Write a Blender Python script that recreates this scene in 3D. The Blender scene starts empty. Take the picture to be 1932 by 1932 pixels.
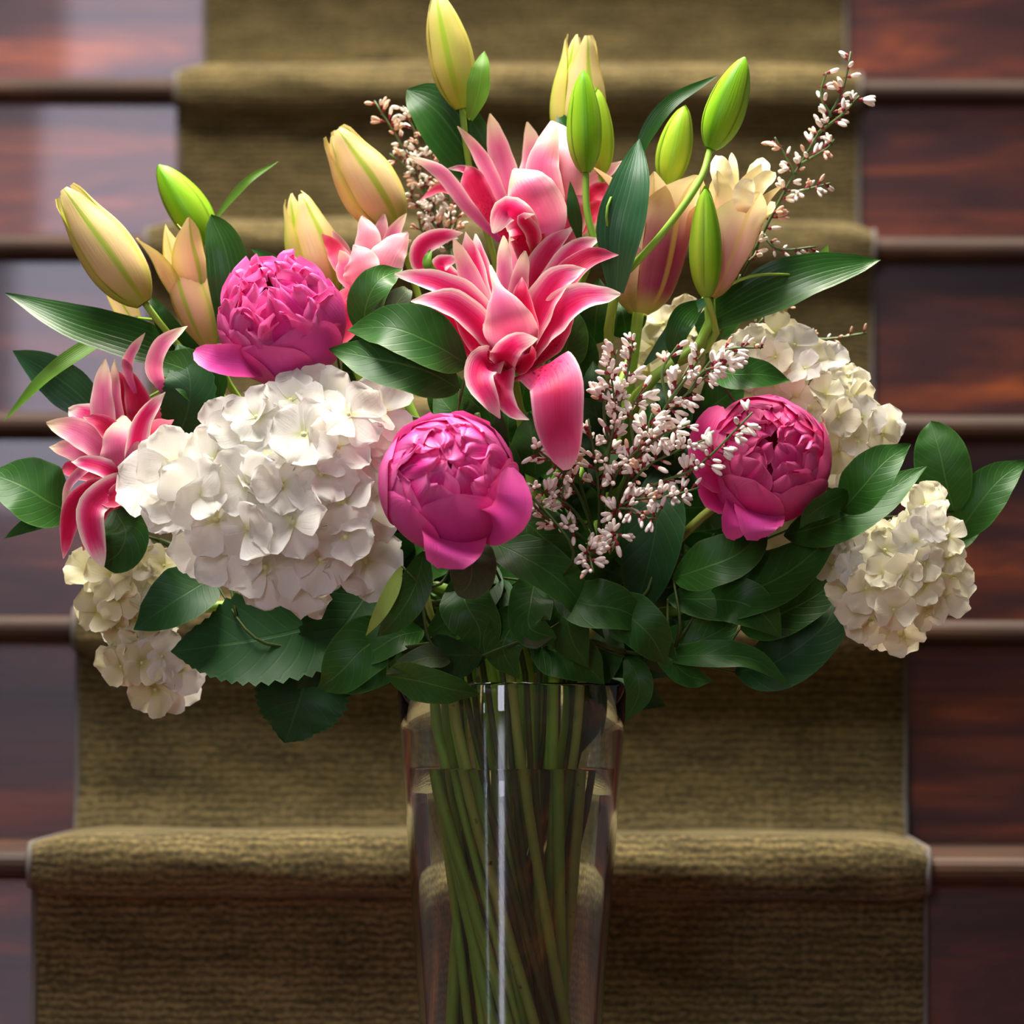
import bpy, math, random
import numpy as np
from mathutils import Vector, Matrix, Quaternion

random.seed(7)
rng = random.Random(11)
scene = bpy.context.scene
col = scene.collection

# ---------------------------------------------------------------- camera
F_PX = 8979.0                     # focal length in pixels of the 1932 px frame
CAM_Z = 0.3125
YAW, PITCH, ROLL = math.radians(1.43), math.radians(2.13), math.radians(0.30)
cam_d = bpy.data.cameras.new('camera')
cam = bpy.data.objects.new('camera', cam_d)
col.objects.link(cam)
cam_d.sensor_width = 36.0
cam_d.lens = 36.0 * F_PX / 1932.0
cam_d.clip_start, cam_d.clip_end = 0.05, 60
CAM_M = (Matrix.Translation((0, 0, CAM_Z)) @ Matrix.Rotation(YAW, 4, 'Z') @
         Matrix.Rotation(math.radians(90) + PITCH, 4, 'X') @ Matrix.Rotation(ROLL, 4, 'Z'))
cam.matrix_world = CAM_M
scene.camera = cam
D_VASE = 3.29                     # distance of the vase axis
cam_d.dof.use_dof = True
cam_d.dof.focus_distance = D_VASE - 0.09
cam_d.dof.aperture_fstop = 7.2

# ---------------------------------------------------------------- light
world = bpy.data.worlds.new('world')
scene.world = world
world.use_nodes = True
bg = world.node_tree.nodes['Background']
bg.inputs[0].default_value = (0.86, 0.84, 0.88, 1)
bg.inputs[1].default_value = 0.12

def area(name, loc, target, sx, sy, power, color):
    l = bpy.data.lights.new(name, 'AREA')
    l.shape = 'RECTANGLE'; l.size = sx; l.size_y = sy
    l.energy = power; l.color = color
    o = bpy.data.objects.new(name, l)
    col.objects.link(o)
    o.location = loc
    d = (Vector(target) - Vector(loc)).normalized()
    o.rotation_euler = d.to_track_quat('-Z', 'Y').to_euler()
    return o

area('ceiling_light_offscreen', (-0.75, 2.82, 2.9), (0.0, 3.35, 0.5), 1.3, 1.1, 134, (1.0, 0.96, 0.90))
area('ceiling_light_stairs_offscreen', (0.0, 4.15, 3.3), (-0.05, 4.1, 0.0), 1.2, 1.0, 225, (1.0, 0.92, 0.78))
area('window_front_offscreen', (-1.25, -3.4, 1.9), (-0.3, 4.0, 0.9), 0.75, 2.3, 68, (0.84, 0.81, 1.0))
area('window_left_offscreen', (-3.4, -3.2, 1.7), (0.0, 3.3, 0.4), 0.16, 2.2, 11, (0.74, 0.84, 1.0))

scene.view_settings.view_transform = 'Standard'
scene.view_settings.look = 'None'
scene.view_settings.gamma = 1.0
scene.view_settings.use_curve_mapping = False
scene.view_settings.exposure = 0.16
scene.cycles.max_bounces = 16
scene.cycles.transmission_bounces = 14
scene.cycles.transparent_max_bounces = 16

# ---------------------------------------------------------------- helpers
R3 = CAM_M.to_3x3()
RT, UP, TOCAM = R3.col[0].normalized(), R3.col[1].normalized(), R3.col[2].normalized()
CAM_C = CAM_M.translation
PXM = F_PX / D_VASE               # pixels per metre at the vase

def P(px, py, t=0.0):
    """A photo pixel as a direction, put at the vase's distance minus t centimetres."""
    D = D_VASE - t / 100.0
    return CAM_C - TOCAM * D + RT * ((px - 966.0) / F_PX * D) + UP * ((966.0 - py) / F_PX * D)

def lin(c):
    return tuple(((x / 255) / 12.92 if x / 255 <= 0.04045 else ((x / 255 + 0.055) / 1.055) ** 2.4) for x in c) + (1.0,)

def catmull(pts, n):
    pts = [np.array(p, float) for p in pts]
    if len(pts) == 2:
        return [pts[0] + (pts[1] - pts[0]) * i / (n - 1) for i in range(n)]
    seg = [np.linalg.norm(pts[i + 1] - pts[i]) for i in range(len(pts) - 1)]
    cum = np.concatenate([[0], np.cumsum(seg)])
    ext = [2 * pts[0] - pts[1]] + pts + [2 * pts[-1] - pts[-2]]
    out = []
    for i in range(n):
        s = cum[-1] * i / (n - 1)
        k = min(int(np.searchsorted(cum, s, side='right')) - 1, len(seg) - 1)
        x = (s - cum[k]) / max(seg[k], 1e-9)
        a, b, c, d = ext[k], ext[k + 1], ext[k + 2], ext[k + 3]
        out.append(0.5 * (2 * b + (c - a) * x + (2 * a - 5 * b + 4 * c - d) * x * x + (3 * b - a - 3 * c + d) * x ** 3))
    return out

def prof(table, u):
    """smooth interpolation of a (u, w) table"""
    for i in range(len(table) - 1):
        if u <= table[i + 1][0] or i == len(table) - 2:
            a = table[max(i - 1, 0)]; b = table[i]; c = table[i + 1]; d = table[min(i + 2, len(table) - 1)]
            h = c[0] - b[0]
            x = min(max((u - b[0]) / h, 0), 1)
            m0 = (c[1] - a[1]) / max(c[0] - a[0], 1e-6) * h
            m1 = (d[1] - b[1]) / max(d[0] - b[0], 1e-6) * h
            v = ((2 * x ** 3 - 3 * x ** 2 + 1) * b[1] + (x ** 3 - 2 * x ** 2 + x) * m0 +
                 (-2 * x ** 3 + 3 * x ** 2) * c[1] + (x ** 3 - x ** 2) * m1)
            return max(v, 0.0)
    return table[-1][1]

PROF = {
    'lily':   [(0, .34), (.22, .66), (.5, 1), (.74, .86), (.9, .46), (.97, .17), (1, .05)],
    'spike':  [(0, .6), (.25, 1), (.5, .98), (.68, .62), (.8, .22), (.92, .12), (1, .05)],
    'blunt':  [(0, .42), (.3, .9), (.55, 1), (.8, .84), (.93, .5), (1, .08)],
    'grass':  [(0, .32), (.15, .62), (.4, 1), (.66, .82), (.86, .42), (1, .02)],
    'salal':  [(0, .06), (.08, .46), (.3, .97), (.5, 1), (.72, .72), (.88, .32), (1, .015)],
    'hydra':  [(0, .12), (.12, .72), (.34, 1), (.58, .9), (.8, .52), (.93, .2), (1, .01)],
    'guard':  [(0, .72), (.2, .95), (.5, 1), (.78, .88), (.93, .58), (1, .16)],
    'oval':   [(0, .25), (.15, .7), (.4, 1), (.65, .95), (.85, .62), (.96, .25), (1, .02)],
}

def mesh_grid(name, rows, uvs, mat):
    """rows: nu lists of nv points"""
    nu, nv = len(rows), len(rows[0])
    verts = [tuple(p) for r in rows for p in r]
    faces, luv = [], []
    for i in range(nu - 1):
        for j in range(nv - 1):
            q = (i * nv + j, i * nv + j + 1, (i + 1) * nv + j + 1, (i + 1) * nv + j)
            faces.append(q)
            for k in q:
                luv.extend(uvs[k // nv][k % nv])
    me = bpy.data.meshes.new(name)
    me.from_pydata(verts, [], faces)
    uvl = me.uv_layers.new(name='UVMap')
    uvl.data.foreach_set('uv', luv)
    me.polygons.foreach_set('use_smooth', [True] * len(faces))
    if mat: me.materials.append(mat)
    me.update()
    return me

def mesh_raw(name, verts, faces, mat, smooth=True):
    me = bpy.data.meshes.new(name)
    me.from_pydata([tuple(v) for v in verts], [], faces)
    me.polygons.foreach_set('use_smooth', [smooth] * len(faces))
    if mat: me.materials.append(mat)
    me.update()
    return me

def thing(name, label, cat, loc, group=None, kind=None):
    o = bpy.data.objects.new(name, None)
    o.empty_display_size = 0.02
    col.objects.link(o)
    o.location = loc
    if kind: o['kind'] = kind
    o['label'] = label; o['category'] = cat
    if group: o['group'] = group
    return o

REG = []                          # every part, so that touching things can be settled apart later
def part(name, me, parent, world_m=None, label=None):
    """a mesh in world coordinates (or placed by world_m) as a part of a thing"""
    o = bpy.data.objects.new(name, me)
    col.objects.link(o)
    o.parent = parent
    o.matrix_parent_inverse = Matrix.Translation(-parent.location)
    if world_m is not None: o.matrix_basis = world_m
    if label: o['label'] = label
    REG.append((o, parent, name, []))
    return o

def subpart(name, me, parent, local_m=None):
    o = bpy.data.objects.new(name, me)
    col.objects.link(o)
    o.parent = parent
    if local_m is not None: o.matrix_basis = local_m
    if REG and REG[-1][0] is parent: REG[-1][3].append(o)
    return o

def tube_geo(pts, radii, n=8, cap=True):
    pts = [Vector(p) for p in pts]
    verts, faces = [], []
    prev = None
    for i, p in enumerate(pts):
        t = (pts[min(i + 1, len(pts) - 1)] - pts[max(i - 1, 0)]).normalized()
        if prev is None:
            a = t.cross(Vector((0, 0, 1)))
            if a.length < 0.1: a = t.cross(Vector((1, 0, 0)))
            prev = a.normalized()
        a = (prev - t * prev.dot(t)).normalized(); prev = a
        b = t.cross(a)
        r = radii[i] if hasattr(radii, '__len__') else radii
        for k in range(n):
            w = 2 * math.pi * k / n
            verts.append(p + a * (math.cos(w) * r) + b * (math.sin(w) * r))
    for i in range(len(pts) - 1):
        for k in range(n):
            faces.append((i * n + k, i * n + (k + 1) % n, (i + 1) * n + (k + 1) % n, (i + 1) * n + k))
    if cap:
        faces.append(tuple(range(n - 1, -1, -1)))
        faces.append(tuple((len(pts) - 1) * n + k for k in range(n)))
    return verts, faces

def tube(name, pts, r, mat, n=8, samples=24):
    cp = catmull([tuple(p) for p in pts], samples)
    if hasattr(r, '__len__'):
        rr = [r[0] + (r[1] - r[0]) * i / (samples - 1) for i in range(samples)]
    else: rr = r
    v, f = tube_geo(cp, rr, n)
    return mesh_raw(name, v, f, mat)

def ribbon(name, pts, hw, mat, tilt=0.0, cup=0.25, pr='lily', ruffle=0.0, nu=16, nv=7, twist=0.0,
           serrate=0.0, keel=0.0, seed=None):
    """A petal or leaf: a curved blade along a 3-D centre line (pixel x, pixel y, cm towards camera)."""
    r_ = random.Random(seed if seed is not None else hash((pts[0][0], pts[-1][1])) & 0xffff)
    wp = [P(*p) for p in pts]
    cl = catmull([tuple(p) for p in wp], nu)
    cl = [Vector(c) for c in cl]
    hwm = hw / PXM
    mid = (cl[-1] - cl[0]).normalized()
    hint = UP - RT * 0.6
    S0 = mid.cross(TOCAM).normalized()
    N0 = S0.cross(mid)
    sgn = 1.0 if (mid.cross(N0)).dot(hint) > 0 else -1.0
    rows, uvs = [], []
    S_prev = S0
    ph1, ph2 = r_.uniform(0, 6.28), r_.uniform(0, 6.28)
    table = PROF[pr]
    for i, c in enumerate(cl):
        u = i / (nu - 1)
        T = (cl[min(i + 1, nu - 1)] - cl[max(i - 1, 0)]).normalized()
        S = T.cross(TOCAM)
        if S.length < 0.25 or S.dot(S_prev) < 0:
            S = S_prev - T * S_prev.dot(T)
        S.normalize()
        S = (S * 0.6 + (S_prev - T * S_prev.dot(T)) * 0.4).normalized()
        S_prev = S
        ang = math.radians((tilt + twist * (u - 0.5)) * sgn)
        q = Quaternion(T, ang)
        Sr = q @ S
        Nr = Sr.cross(T)
        w = hwm * prof(table, u) / max(abs(math.cos(ang)), 0.45)
        row, uvr = [], []
        for j in range(nv):
            v = -1 + 2 * j / (nv - 1)
            ww = w
            if serrate and abs(v) > 0.99:
                ww = w * (1 + (serrate if i % 2 else -serrate))
            off = cup * w * v * v + keel * w * abs(v)
            if ruffle:
                off += ruffle * hwm * abs(v) ** 1.5 * (math.sin(u * 17 + ph1 + v * 2) * 0.6 + math.sin(u * 31 + ph2 - v) * 0.4) * min(1, u * 3)
            row.append(c + Sr * (v * ww) + Nr * off)
            uvr.append((u, (v + 1) / 2))
        rows.append(row); uvs.append(uvr)
    return mesh_grid(name, rows, uvs, mat)

# ---------------------------------------------------------------- materials
class NT:
    def __init__(s, name):
        s.m = bpy.data.materials.new(name); s.m.use_nodes = True
        s.t = s.m.node_tree; s.t.nodes.clear()
        s.out = s.t.nodes.new('ShaderNodeOutputMaterial')
    def n(s, typ, **kw):
        nd = s.t.nodes.new(typ)
        for k, v in kw.items():
            if k.startswith('i_'):
                key = k[2:]
                key = int(key) if key.isdigit() else key.replace('_', ' ')
                s.set(nd.inputs[key], v)
            else: setattr(nd, k, v)
        return nd
    def set(s, sock, v):
        if isinstance(v, bpy.types.NodeSocket): s.t.links.new(v, sock)
        else: sock.default_value = v
    def math(s, op, a, b=0.0, c=0.0, clamp=False):
        nd = s.n('ShaderNodeMath', operation=op, use_clamp=clamp)
        for i, x in enumerate((a, b, c)): s.set(nd.inputs[i], x)
        return nd.outputs[0]
    def mix(s, fac, a, b, blend='MIX'):
        nd = s.n('ShaderNodeMix', data_type='RGBA', blend_type=blend)
        s.set(nd.inputs[0], fac); s.set(nd.inputs[6], a); s.set(nd.inputs[7], b)
        return nd.outputs[2]
    def ramp(s, fac, stops, interp='LINEAR'):
        nd = s.n('ShaderNodeValToRGB')
        cr = nd.color_ramp; cr.interpolation = interp
        while len(cr.elements) < len(stops): cr.elements.new(0.5)
        for e, (p, c) in zip(cr.elements, stops):
            e.position = p; e.color = lin(c) if len(c) == 3 else c
        s.set(nd.inputs[0], fac)
        return nd.outputs[0]
    def smooth(s, x, a, b):
        nd = s.n('ShaderNodeMapRange', interpolation_type='SMOOTHSTEP')
        s.set(nd.inputs[0], x); nd.inputs[1].default_value = a; nd.inputs[2].default_value = b
        return nd.outputs[0]
    def uv(s):
        u = s.n('ShaderNodeUVMap', uv_map='UVMap').outputs[0]
        sp = s.n('ShaderNodeSeparateXYZ'); s.t.links.new(u, sp.inputs[0])
        s.U, s.V = sp.outputs[0], sp.outputs[1]
        s.E = s.math('ABSOLUTE', s.math('MULTIPLY_ADD', s.V, 2.0, -1.0))
        s.rnd = s.n('ShaderNodeObjectInfo').outputs['Random']
    def vec(s, x, y, z):
        nd = s.n('ShaderNodeCombineXYZ')
        for i, q in enumerate((x, y, z)): s.set(nd.inputs[i], q)
        return nd.outputs[0]
    def noise(s, vec, scale, detail=3.0, rough=0.5, dist=0.0):
        nd = s.n('ShaderNodeTexNoise')
        if vec is not None: s.t.links.new(vec, nd.inputs['Vector'])
        nd.inputs['Scale'].default_value = scale; nd.inputs['Detail'].default_value = detail
        nd.inputs['Roughness'].default_value = rough; nd.inputs['Distortion'].default_value = dist
        return nd.outputs[0]
    def vary(s, c, amt=0.25):
        f = s.math('MULTIPLY_ADD', s.rnd, amt, 1 - amt / 2)
        nd = s.n('ShaderNodeHueSaturation'); s.set(nd.inputs['Color'], c); s.set(nd.inputs['Value'], f)
        return nd.outputs[0]
    def bump(s, h, strength=0.3, dist=0.001):
        nd = s.n('ShaderNodeBump'); nd.inputs['Strength'].default_value = strength; nd.inputs['Distance'].default_value = dist
        s.set(nd.inputs['Height'], h)
        return nd.outputs[0]
    def finish(s, c, rough=0.5, spec=0.3, trans=0.0, normal=None, coat=0.0, tcol=None, sheen=0.0):
        b = s.n('ShaderNodeBsdfPrincipled')
        s.set(b.inputs['Base Color'], c); s.set(b.inputs['Roughness'], rough)
        b.inputs['Specular IOR Level'].default_value = spec
        b.inputs['Coat Weight'].default_value = coat
        b.inputs['Sheen Weight'].default_value = sheen
        if normal is not None: s.t.links.new(normal, b.inputs['Normal'])
        sh = b.outputs[0]
        if trans:
            tr = s.n('ShaderNodeBsdfTranslucent'); s.set(tr.inputs[0], tcol if tcol is not None else c)
            mx = s.n('ShaderNodeMixShader'); mx.inputs[0].default_value = trans
            s.t.links.new(sh, mx.inputs[1]); s.t.links.new(tr.outputs[0], mx.inputs[2]); sh = mx.outputs[0]
        s.t.links.new(sh, s.out.inputs[0])
        return s.m

def petal_mat(name, edge_stops, base=None, base_to=0.25, tip=None, tip_from=0.8, streak=0.18, rib=None, rib_w=0.1,
              trans=0.28, rough=0.5, spots=None, vary=0.12, tipedge=True, bumpk=0.25):
    s = NT(name); s.uv()
    m = s.math('POWER', s.E, 1.4)
    if tipedge: m = s.math('MAXIMUM', m, s.smooth(s.U, 0.72, 1.02))
    st = s.noise(s.vec(s.math('MULTIPLY', s.U, 2.2), s.math('MULTIPLY', s.V, 26.0), s.math('MULTIPLY', s.rnd, 40.0)), 1.0, 3.0)
    m = s.math('ADD', m, s.math('MULTIPLY', s.math('SUBTRACT', st, 0.5), streak))
    c = s.ramp(m, edge_stops)
    if base: c = s.mix(s.math('SUBTRACT', 1.0, s.smooth(s.U, 0.0, base_to)), c, lin(base))
    if tip: c = s.mix(s.smooth(s.U, tip_from, 1.0), c, lin(tip))
    if rib:
        w = s.math('SUBTRACT', 1.0, s.smooth(s.E, rib_w * 0.3, rib_w))
        c = s.mix(s.math('MULTIPLY', w, 0.85), c, lin(rib))
    if spots:
        vo = s.n('ShaderNodeTexVoronoi', voronoi_dimensions='2D'); vo.inputs['Scale'].default_value = 1.0
        s.t.links.new(s.vec(s.math('MULTIPLY', s.U, 20.0), s.math('MULTIPLY', s.V, 10.0), s.math('MULTIPLY', s.rnd, 30.0)), vo.inputs['Vector'])
        k = s.math('SUBTRACT', 1.0, s.smooth(vo.outputs['Distance'], 0.16, 0.30))
        k = s.math('MULTIPLY', k, s.math('SUBTRACT', 1.0, s.smooth(s.U, 0.4, 0.68)))
        k = s.math('MULTIPLY', k, s.math('SUBTRACT', 1.0, s.smooth(s.E, 0.5, 0.9)))
        c = s.mix(s.math('MULTIPLY', k, 0.75), c, lin(spots))
    c = s.vary(c, vary)
    nrm = s.bump(st, bumpk, 0.0012)
    return s.finish(c, rough, 0.25, trans, nrm)

M = {}
M['lily_in'] = petal_mat('lily_petal_pink_white_edge', [(0.0, (206, 22, 84)), (.28, (222, 48, 112)), (.52, (234, 106, 150)), (.76, (245, 186, 194)), (.95, (252, 236, 222))], base=(190, 14, 70), base_to=.3, streak=.35)
M['lily_deep'] = petal_mat('lily_petal_deep_pink', [(0.0, (190, 10, 62)), (.5, (206, 30, 82)), (.85, (226, 92, 130)), (1, (242, 180, 180))], base=(178, 8, 56), base_to=.4, spots=(120, 0, 40), streak=.25)
M['lily_out'] = petal_mat('lily_petal_pale_pink', [(0.0, (214, 96, 140)), (.5, (228, 128, 158)), (.85, (240, 176, 184)), (1, (246, 214, 204))], base=(172, 60, 118), base_to=.55, tip=(238, 214, 178), tip_from=.72, streak=.35)
M['lily_spot'] = petal_mat('lily_petal_spotted', [(0.0, (214, 36, 92)), (.4, (222, 62, 118)), (.8, (228, 104, 146)), (1, (240, 178, 192))], base=(186, 6, 50), base_to=.3, spots=(130, 4, 50), streak=.3)
M['lily_pale'] = petal_mat('lily_petal_blush', [(0.0, (232, 138, 156)), (.5, (238, 164, 174)), (.85, (244, 196, 192)), (1, (248, 220, 208))], base=(222, 100, 126), base_to=.5, streak=.3)
M['coral'] = petal_mat('lily_petal_coral', [(0.0, (214, 44, 86)), (.6, (224, 72, 106)), (1, (236, 130, 140))], streak=.25)
M['blush'] = petal_mat('half_open_lily_tepal', [(0.0, (190, 96, 124)), (.35, (204, 122, 136)), (.7, (226, 172, 156)), (1, (238, 206, 170))], base=(196, 196, 110), base_to=.24, tip=(244, 222, 166), tip_from=.55, rib=(214, 190, 110), rib_w=.1, streak=.3, tipedge=False)
M['blush_dark'] = petal_mat('half_open_lily_tepal_purple', [(0.0, (150, 50, 92)), (.4, (186, 96, 120)), (.75, (216, 152, 146)), (1, (236, 200, 166))], base=(196, 196, 110), base_to=.2, tip=(244, 222, 166), tip_from=.45, rib=(206, 180, 104), rib_w=.1, streak=.3, tipedge=False)
M['cream_lily'] = petal_mat('cream_lily_tepal', [(0.0, (226, 174, 160)), (.5, (234, 196, 170)), (1, (240, 222, 150))], base=(190, 190, 96), base_to=.25, tip=(246, 232, 176), tip_from=.4, rib=(226, 200, 130), rib_w=.1, tipedge=False)
M['cream_in'] = petal_mat('cream_lily_inner_petal', [(0.0, (248, 230, 170)), (1, (252, 240, 196))], base=(226, 180, 130), base_to=.4)
M['bud_cream'] = petal_mat('lily_bud_cream', [(0.0, (230, 204, 130)), (.35, (238, 208, 150)), (.7, (240, 214, 136)), (1, (214, 206, 82))], base=(166, 186, 74), base_to=.34, tip=(240, 222, 150), tip_from=.75, rib=(156, 186, 44), rib_w=.15, streak=.2, tipedge=False, trans=.16, rough=.42)
M['bud_blush'] = petal_mat('lily_bud_blush', [(0.0, (230, 186, 144)), (.4, (236, 198, 146)), (.75, (240, 212, 132)), (1, (216, 204, 84))], base=(198, 176, 96), base_to=.3, tip=(240, 222, 150), tip_from=.72, rib=(170, 190, 56), rib_w=.14, streak=.25, tipedge=False, trans=.16, rough=.42)
M['bud_yellow'] = petal_mat('lily_bud_yellow_green', [(0.0, (204, 208, 84)), (.45, (222, 210, 112)), (.8, (226, 208, 110)), (1, (206, 206, 80))], base=(168, 196, 60), base_to=.4, tip=(238, 222, 150), tip_from=.7, rib=(166, 200, 40), rib_w=.18, streak=.2, tipedge=False, trans=.16, rough=.42)
M['bud_green'] = petal_mat('lily_bud_green', [(0.0, (120, 182, 24)), (.4, (150, 204, 40)), (.8, (164, 208, 52)), (1, (96, 150, 22))], base=(116, 172, 40), base_to=.25, tip=(120, 180, 30), tip_from=.85, rib=(104, 164, 18), rib_w=.2, streak=.2, tipedge=False, trans=.12, rough=.38)
M['bud_lime'] = petal_mat('lily_bud_lime', [(0.0, (158, 198, 40)), (.5, (180, 208, 62)), (1, (120, 166, 34))], base=(140, 182, 54), base_to=.25, tip=(150, 196, 40), tip_from=.85, rib=(150, 196, 50), rib_w=.2, tipedge=False, trans=.12, rough=.38)
M['peony'] = petal_mat('peony_petal', [(0.0, (228, 48, 148)), (.6, (234, 66, 158)), (1, (242, 110, 178))], base=(224, 40, 142), base_to=.5, tip=(244, 118, 184), tip_from=.7, streak=.3, trans=.3, rough=.45, vary=.2)
M['peony_out'] = petal_mat('peony_guard_petal', [(0.0, (226, 78, 170)), (.6, (228, 72, 160)), (1, (236, 88, 158))], base=(222, 62, 150), base_to=.4, tip=(238, 98, 172), tip_from=.75, streak=.25, trans=.25, rough=.42)
M['peony_red'] = petal_mat('peony_petal_crimson', [(0.0, (218, 40, 122)), (.6, (224, 58, 136)), (1, (234, 98, 156))], base=(214, 34, 116), base_to=.5, tip=(236, 102, 160), tip_from=.7, streak=.3, trans=.28, rough=.45, vary=.2)
M['hyd'] = petal_mat('hydrangea_petal_white', [(0.0, (244, 241, 230)), (.7, (246, 243, 235)), (1, (248, 246, 240))], base=(226, 228, 176), base_to=.3, streak=.08, trans=.42, rough=.55, vary=.05, tipedge=False)
M['hyd_cream'] = petal_mat('hydrangea_petal_cream', [(0.0, (242, 236, 202)), (.7, (245, 239, 210)), (1, (247, 242, 218))], base=(222, 220, 146), base_to=.35, streak=.12, trans=.3, rough=.55, vary=.1, tipedge=False)
M['hyd_green'] = petal_mat('hydrangea_petal_greenish', [(0.0, (226, 220, 172)), (.7, (234, 228, 190)), (1, (240, 236, 210))], base=(200, 196, 110), base_to=.4, streak=.12, trans=.3, rough=.55, vary=.12, tipedge=False)

def leaf_mat(name, c0, c1, rib, kind='pinnate', rough=0.36, trans=0.12, vary=0.3, ribw=0.045, spec=0.22):
    s = NT(name); s.uv()
    n1 = s.noise(s.vec(s.math('MULTIPLY', s.U, 4.0), s.math('MULTIPLY', s.V, 3.0), s.math('MULTIPLY', s.rnd, 60.0)), 1.0, 3.0)
    c = s.mix(n1, lin(c0), lin(c1))
    if kind == 'pinnate':
        ph = s.math('SUBTRACT', s.math('MULTIPLY', s.U, 11.0), s.math('MULTIPLY', s.E, 2.6))
        tri = s.math('ABSOLUTE', s.math('SUBTRACT', s.math('FRACT', ph), 0.5))
        vein = s.math('SUBTRACT', 1.0, s.smooth(tri, 0.02, 0.12))
        vein = s.math('MULTIPLY', vein, 0.28)
    else:
        tri = s.math('ABSOLUTE', s.math('SUBTRACT', s.math('FRACT', s.math('MULTIPLY', s.V, 9.0)), 0.5))
        vein = s.math('MULTIPLY', s.math('SUBTRACT', 1.0, s.smooth(tri, 0.03, 0.25)), 0.3)
    mr = s.math('SUBTRACT', 1.0, s.smooth(s.E, ribw * .4, ribw))
    vein = s.math('MAXIMUM', vein, mr)
    c = s.mix(s.math('MULTIPLY', vein, 0.42), c, lin(rib))
    c = s.mix(s.math('MULTIPLY', s.smooth(s.E, 0.93, 1.0), 0.35), c, lin(rib))
    c = s.vary(c, vary)
    nrm = s.bump(vein, 0.25, -0.001)
    return s.finish(c, rough, spec, trans, nrm)

M['leaf_dark'] = M['leaf_mid'] = M['leaf_bright'] = M['leaf_fresh'] = leaf_mat('glossy_foliage_green', (36, 80, 26), (52, 98, 34), (92, 134, 58), trans=.1, rough=.42, vary=.3)
M['leaf_under'] = leaf_mat('leaf_underside', (66, 82, 56), (82, 98, 66), (120, 136, 70), trans=.1, rough=.55)
M['leaf_pale'] = leaf_mat('leaf_underside_pale', (136, 166, 74), (150, 180, 86), (170, 196, 96), trans=.1, rough=.5, vary=.1)
M['lilyleaf'] = leaf_mat('lily_leaf', (30, 68, 22), (42, 84, 28), (70, 116, 46), 'parallel', rough=.34, trans=.08)
M['lilyleaf_blue'] = leaf_mat('lily_leaf_bluish', (40, 82, 50), (56, 98, 62), (86, 128, 84), 'parallel', rough=.34, trans=.1, vary=.1)
M['lilyleaf_light'] = leaf_mat('lily_leaf_light', (84, 128, 36), (98, 142, 44), (130, 170, 66), 'parallel', rough=.4, trans=.18, vary=.15)
M['lilyleaf_olive'] = M['lilyleaf']
M['hydleaf'] = leaf_mat('hydrangea_leaf', (28, 66, 30), (40, 80, 38), (64, 104, 56), rough=.5, trans=.05, vary=.2)

def stem_mat(name, c0, c1, nodes=None):
    s = NT(name)
    s.rnd = s.n('ShaderNodeObjectInfo').outputs['Random']
    tc = s.n('ShaderNodeTexCoord').outputs['Object']
    c = s.mix(s.noise(tc, 40.0, 3.0), lin(c0), lin(c1))
    if nodes:
        k = s.smooth(s.noise(tc, 95.0, 2.0), 0.66, 0.74)
        c = s.mix(k, c, lin(nodes))
    c = s.vary(c, .3)
    return s.finish(c, .45, .3, 0.0)
M['stem'] = stem_mat('stem_green', (122, 168, 54), (156, 198, 74))
M['stem_olive'] = stem_mat('stem_olive', (140, 160, 66), (172, 182, 84), nodes=(86, 40, 18))
M['stem_dark'] = stem_mat('stem_dark_green', (56, 78, 30), (74, 94, 40))
M['twig'] = stem_mat('broom_twig', (64, 88, 44), (96, 120, 66))
M['blossom'] = stem_mat('broom_blossom', (252, 238, 224), (255, 250, 240))
M['blossom_pink'] = stem_mat('broom_blossom_pink', (226, 176, 150), (232, 196, 168))
M['calyx'] = stem_mat('broom_calyx', (120, 22, 44), (150, 50, 60))
M['eye'] = stem_mat('hydrangea_eye', (214, 214, 150), (230, 228, 180))

# wood
def wood_mat(name, rough, coat, stops):
    s = NT(name)
    tc = s.n('ShaderNodeTexCoord').outputs['Object']
    mp = s.n('ShaderNodeMapping'); s.t.links.new(tc, mp.inputs[0]); mp.inputs['Scale'].default_value = (2.6, 10.0, 19.0)
    oi = s.n('ShaderNodeObjectInfo').outputs['Random']
    off = s.n('ShaderNodeVectorMath', operation='ADD'); s.t.links.new(mp.outputs[0], off.inputs[0])
    s.t.links.new(s.vec(s.math('MULTIPLY', oi, 37.0), 0.0, s.math('MULTIPLY', oi, 91.0)), off.inputs[1])
    n1 = s.noise(off.outputs[0], 1.0, 5.0, .58, 0.9)
    mp2 = s.n('ShaderNodeMapping'); s.t.links.new(off.outputs[0], mp2.inputs[0]); mp2.inputs['Scale'].default_value = (1.2, 4.0, 9.0)
    n2 = s.noise(mp2.outputs[0], 1.0, 4.0, .6)
    c = s.ramp(n1, stops)
    c = s.mix(s.math('MULTIPLY', s.math('SUBTRACT', n2, 0.35, clamp=True), 1.2), c, lin((30, 15, 14)))
    return s.finish(c, rough, .5 if coat else .2, 0, s.bump(n2, .05, .002), coat=coat)
M['wood'] = wood_mat('dark_stained_wood', .30, .3, [(.28, (36, 17, 14)), (.47, (64, 28, 22)), (.58, (98, 44, 25)), (.70, (150, 74, 27)), (.88, (180, 98, 42))])
M['wood_tread'] = wood_mat('dark_stained_tread_wood', .6, .0, [(.28, (34, 22, 16)), (.5, (56, 37, 26)), (.7, (84, 54, 34)), (.9, (104, 68, 40))])

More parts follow.
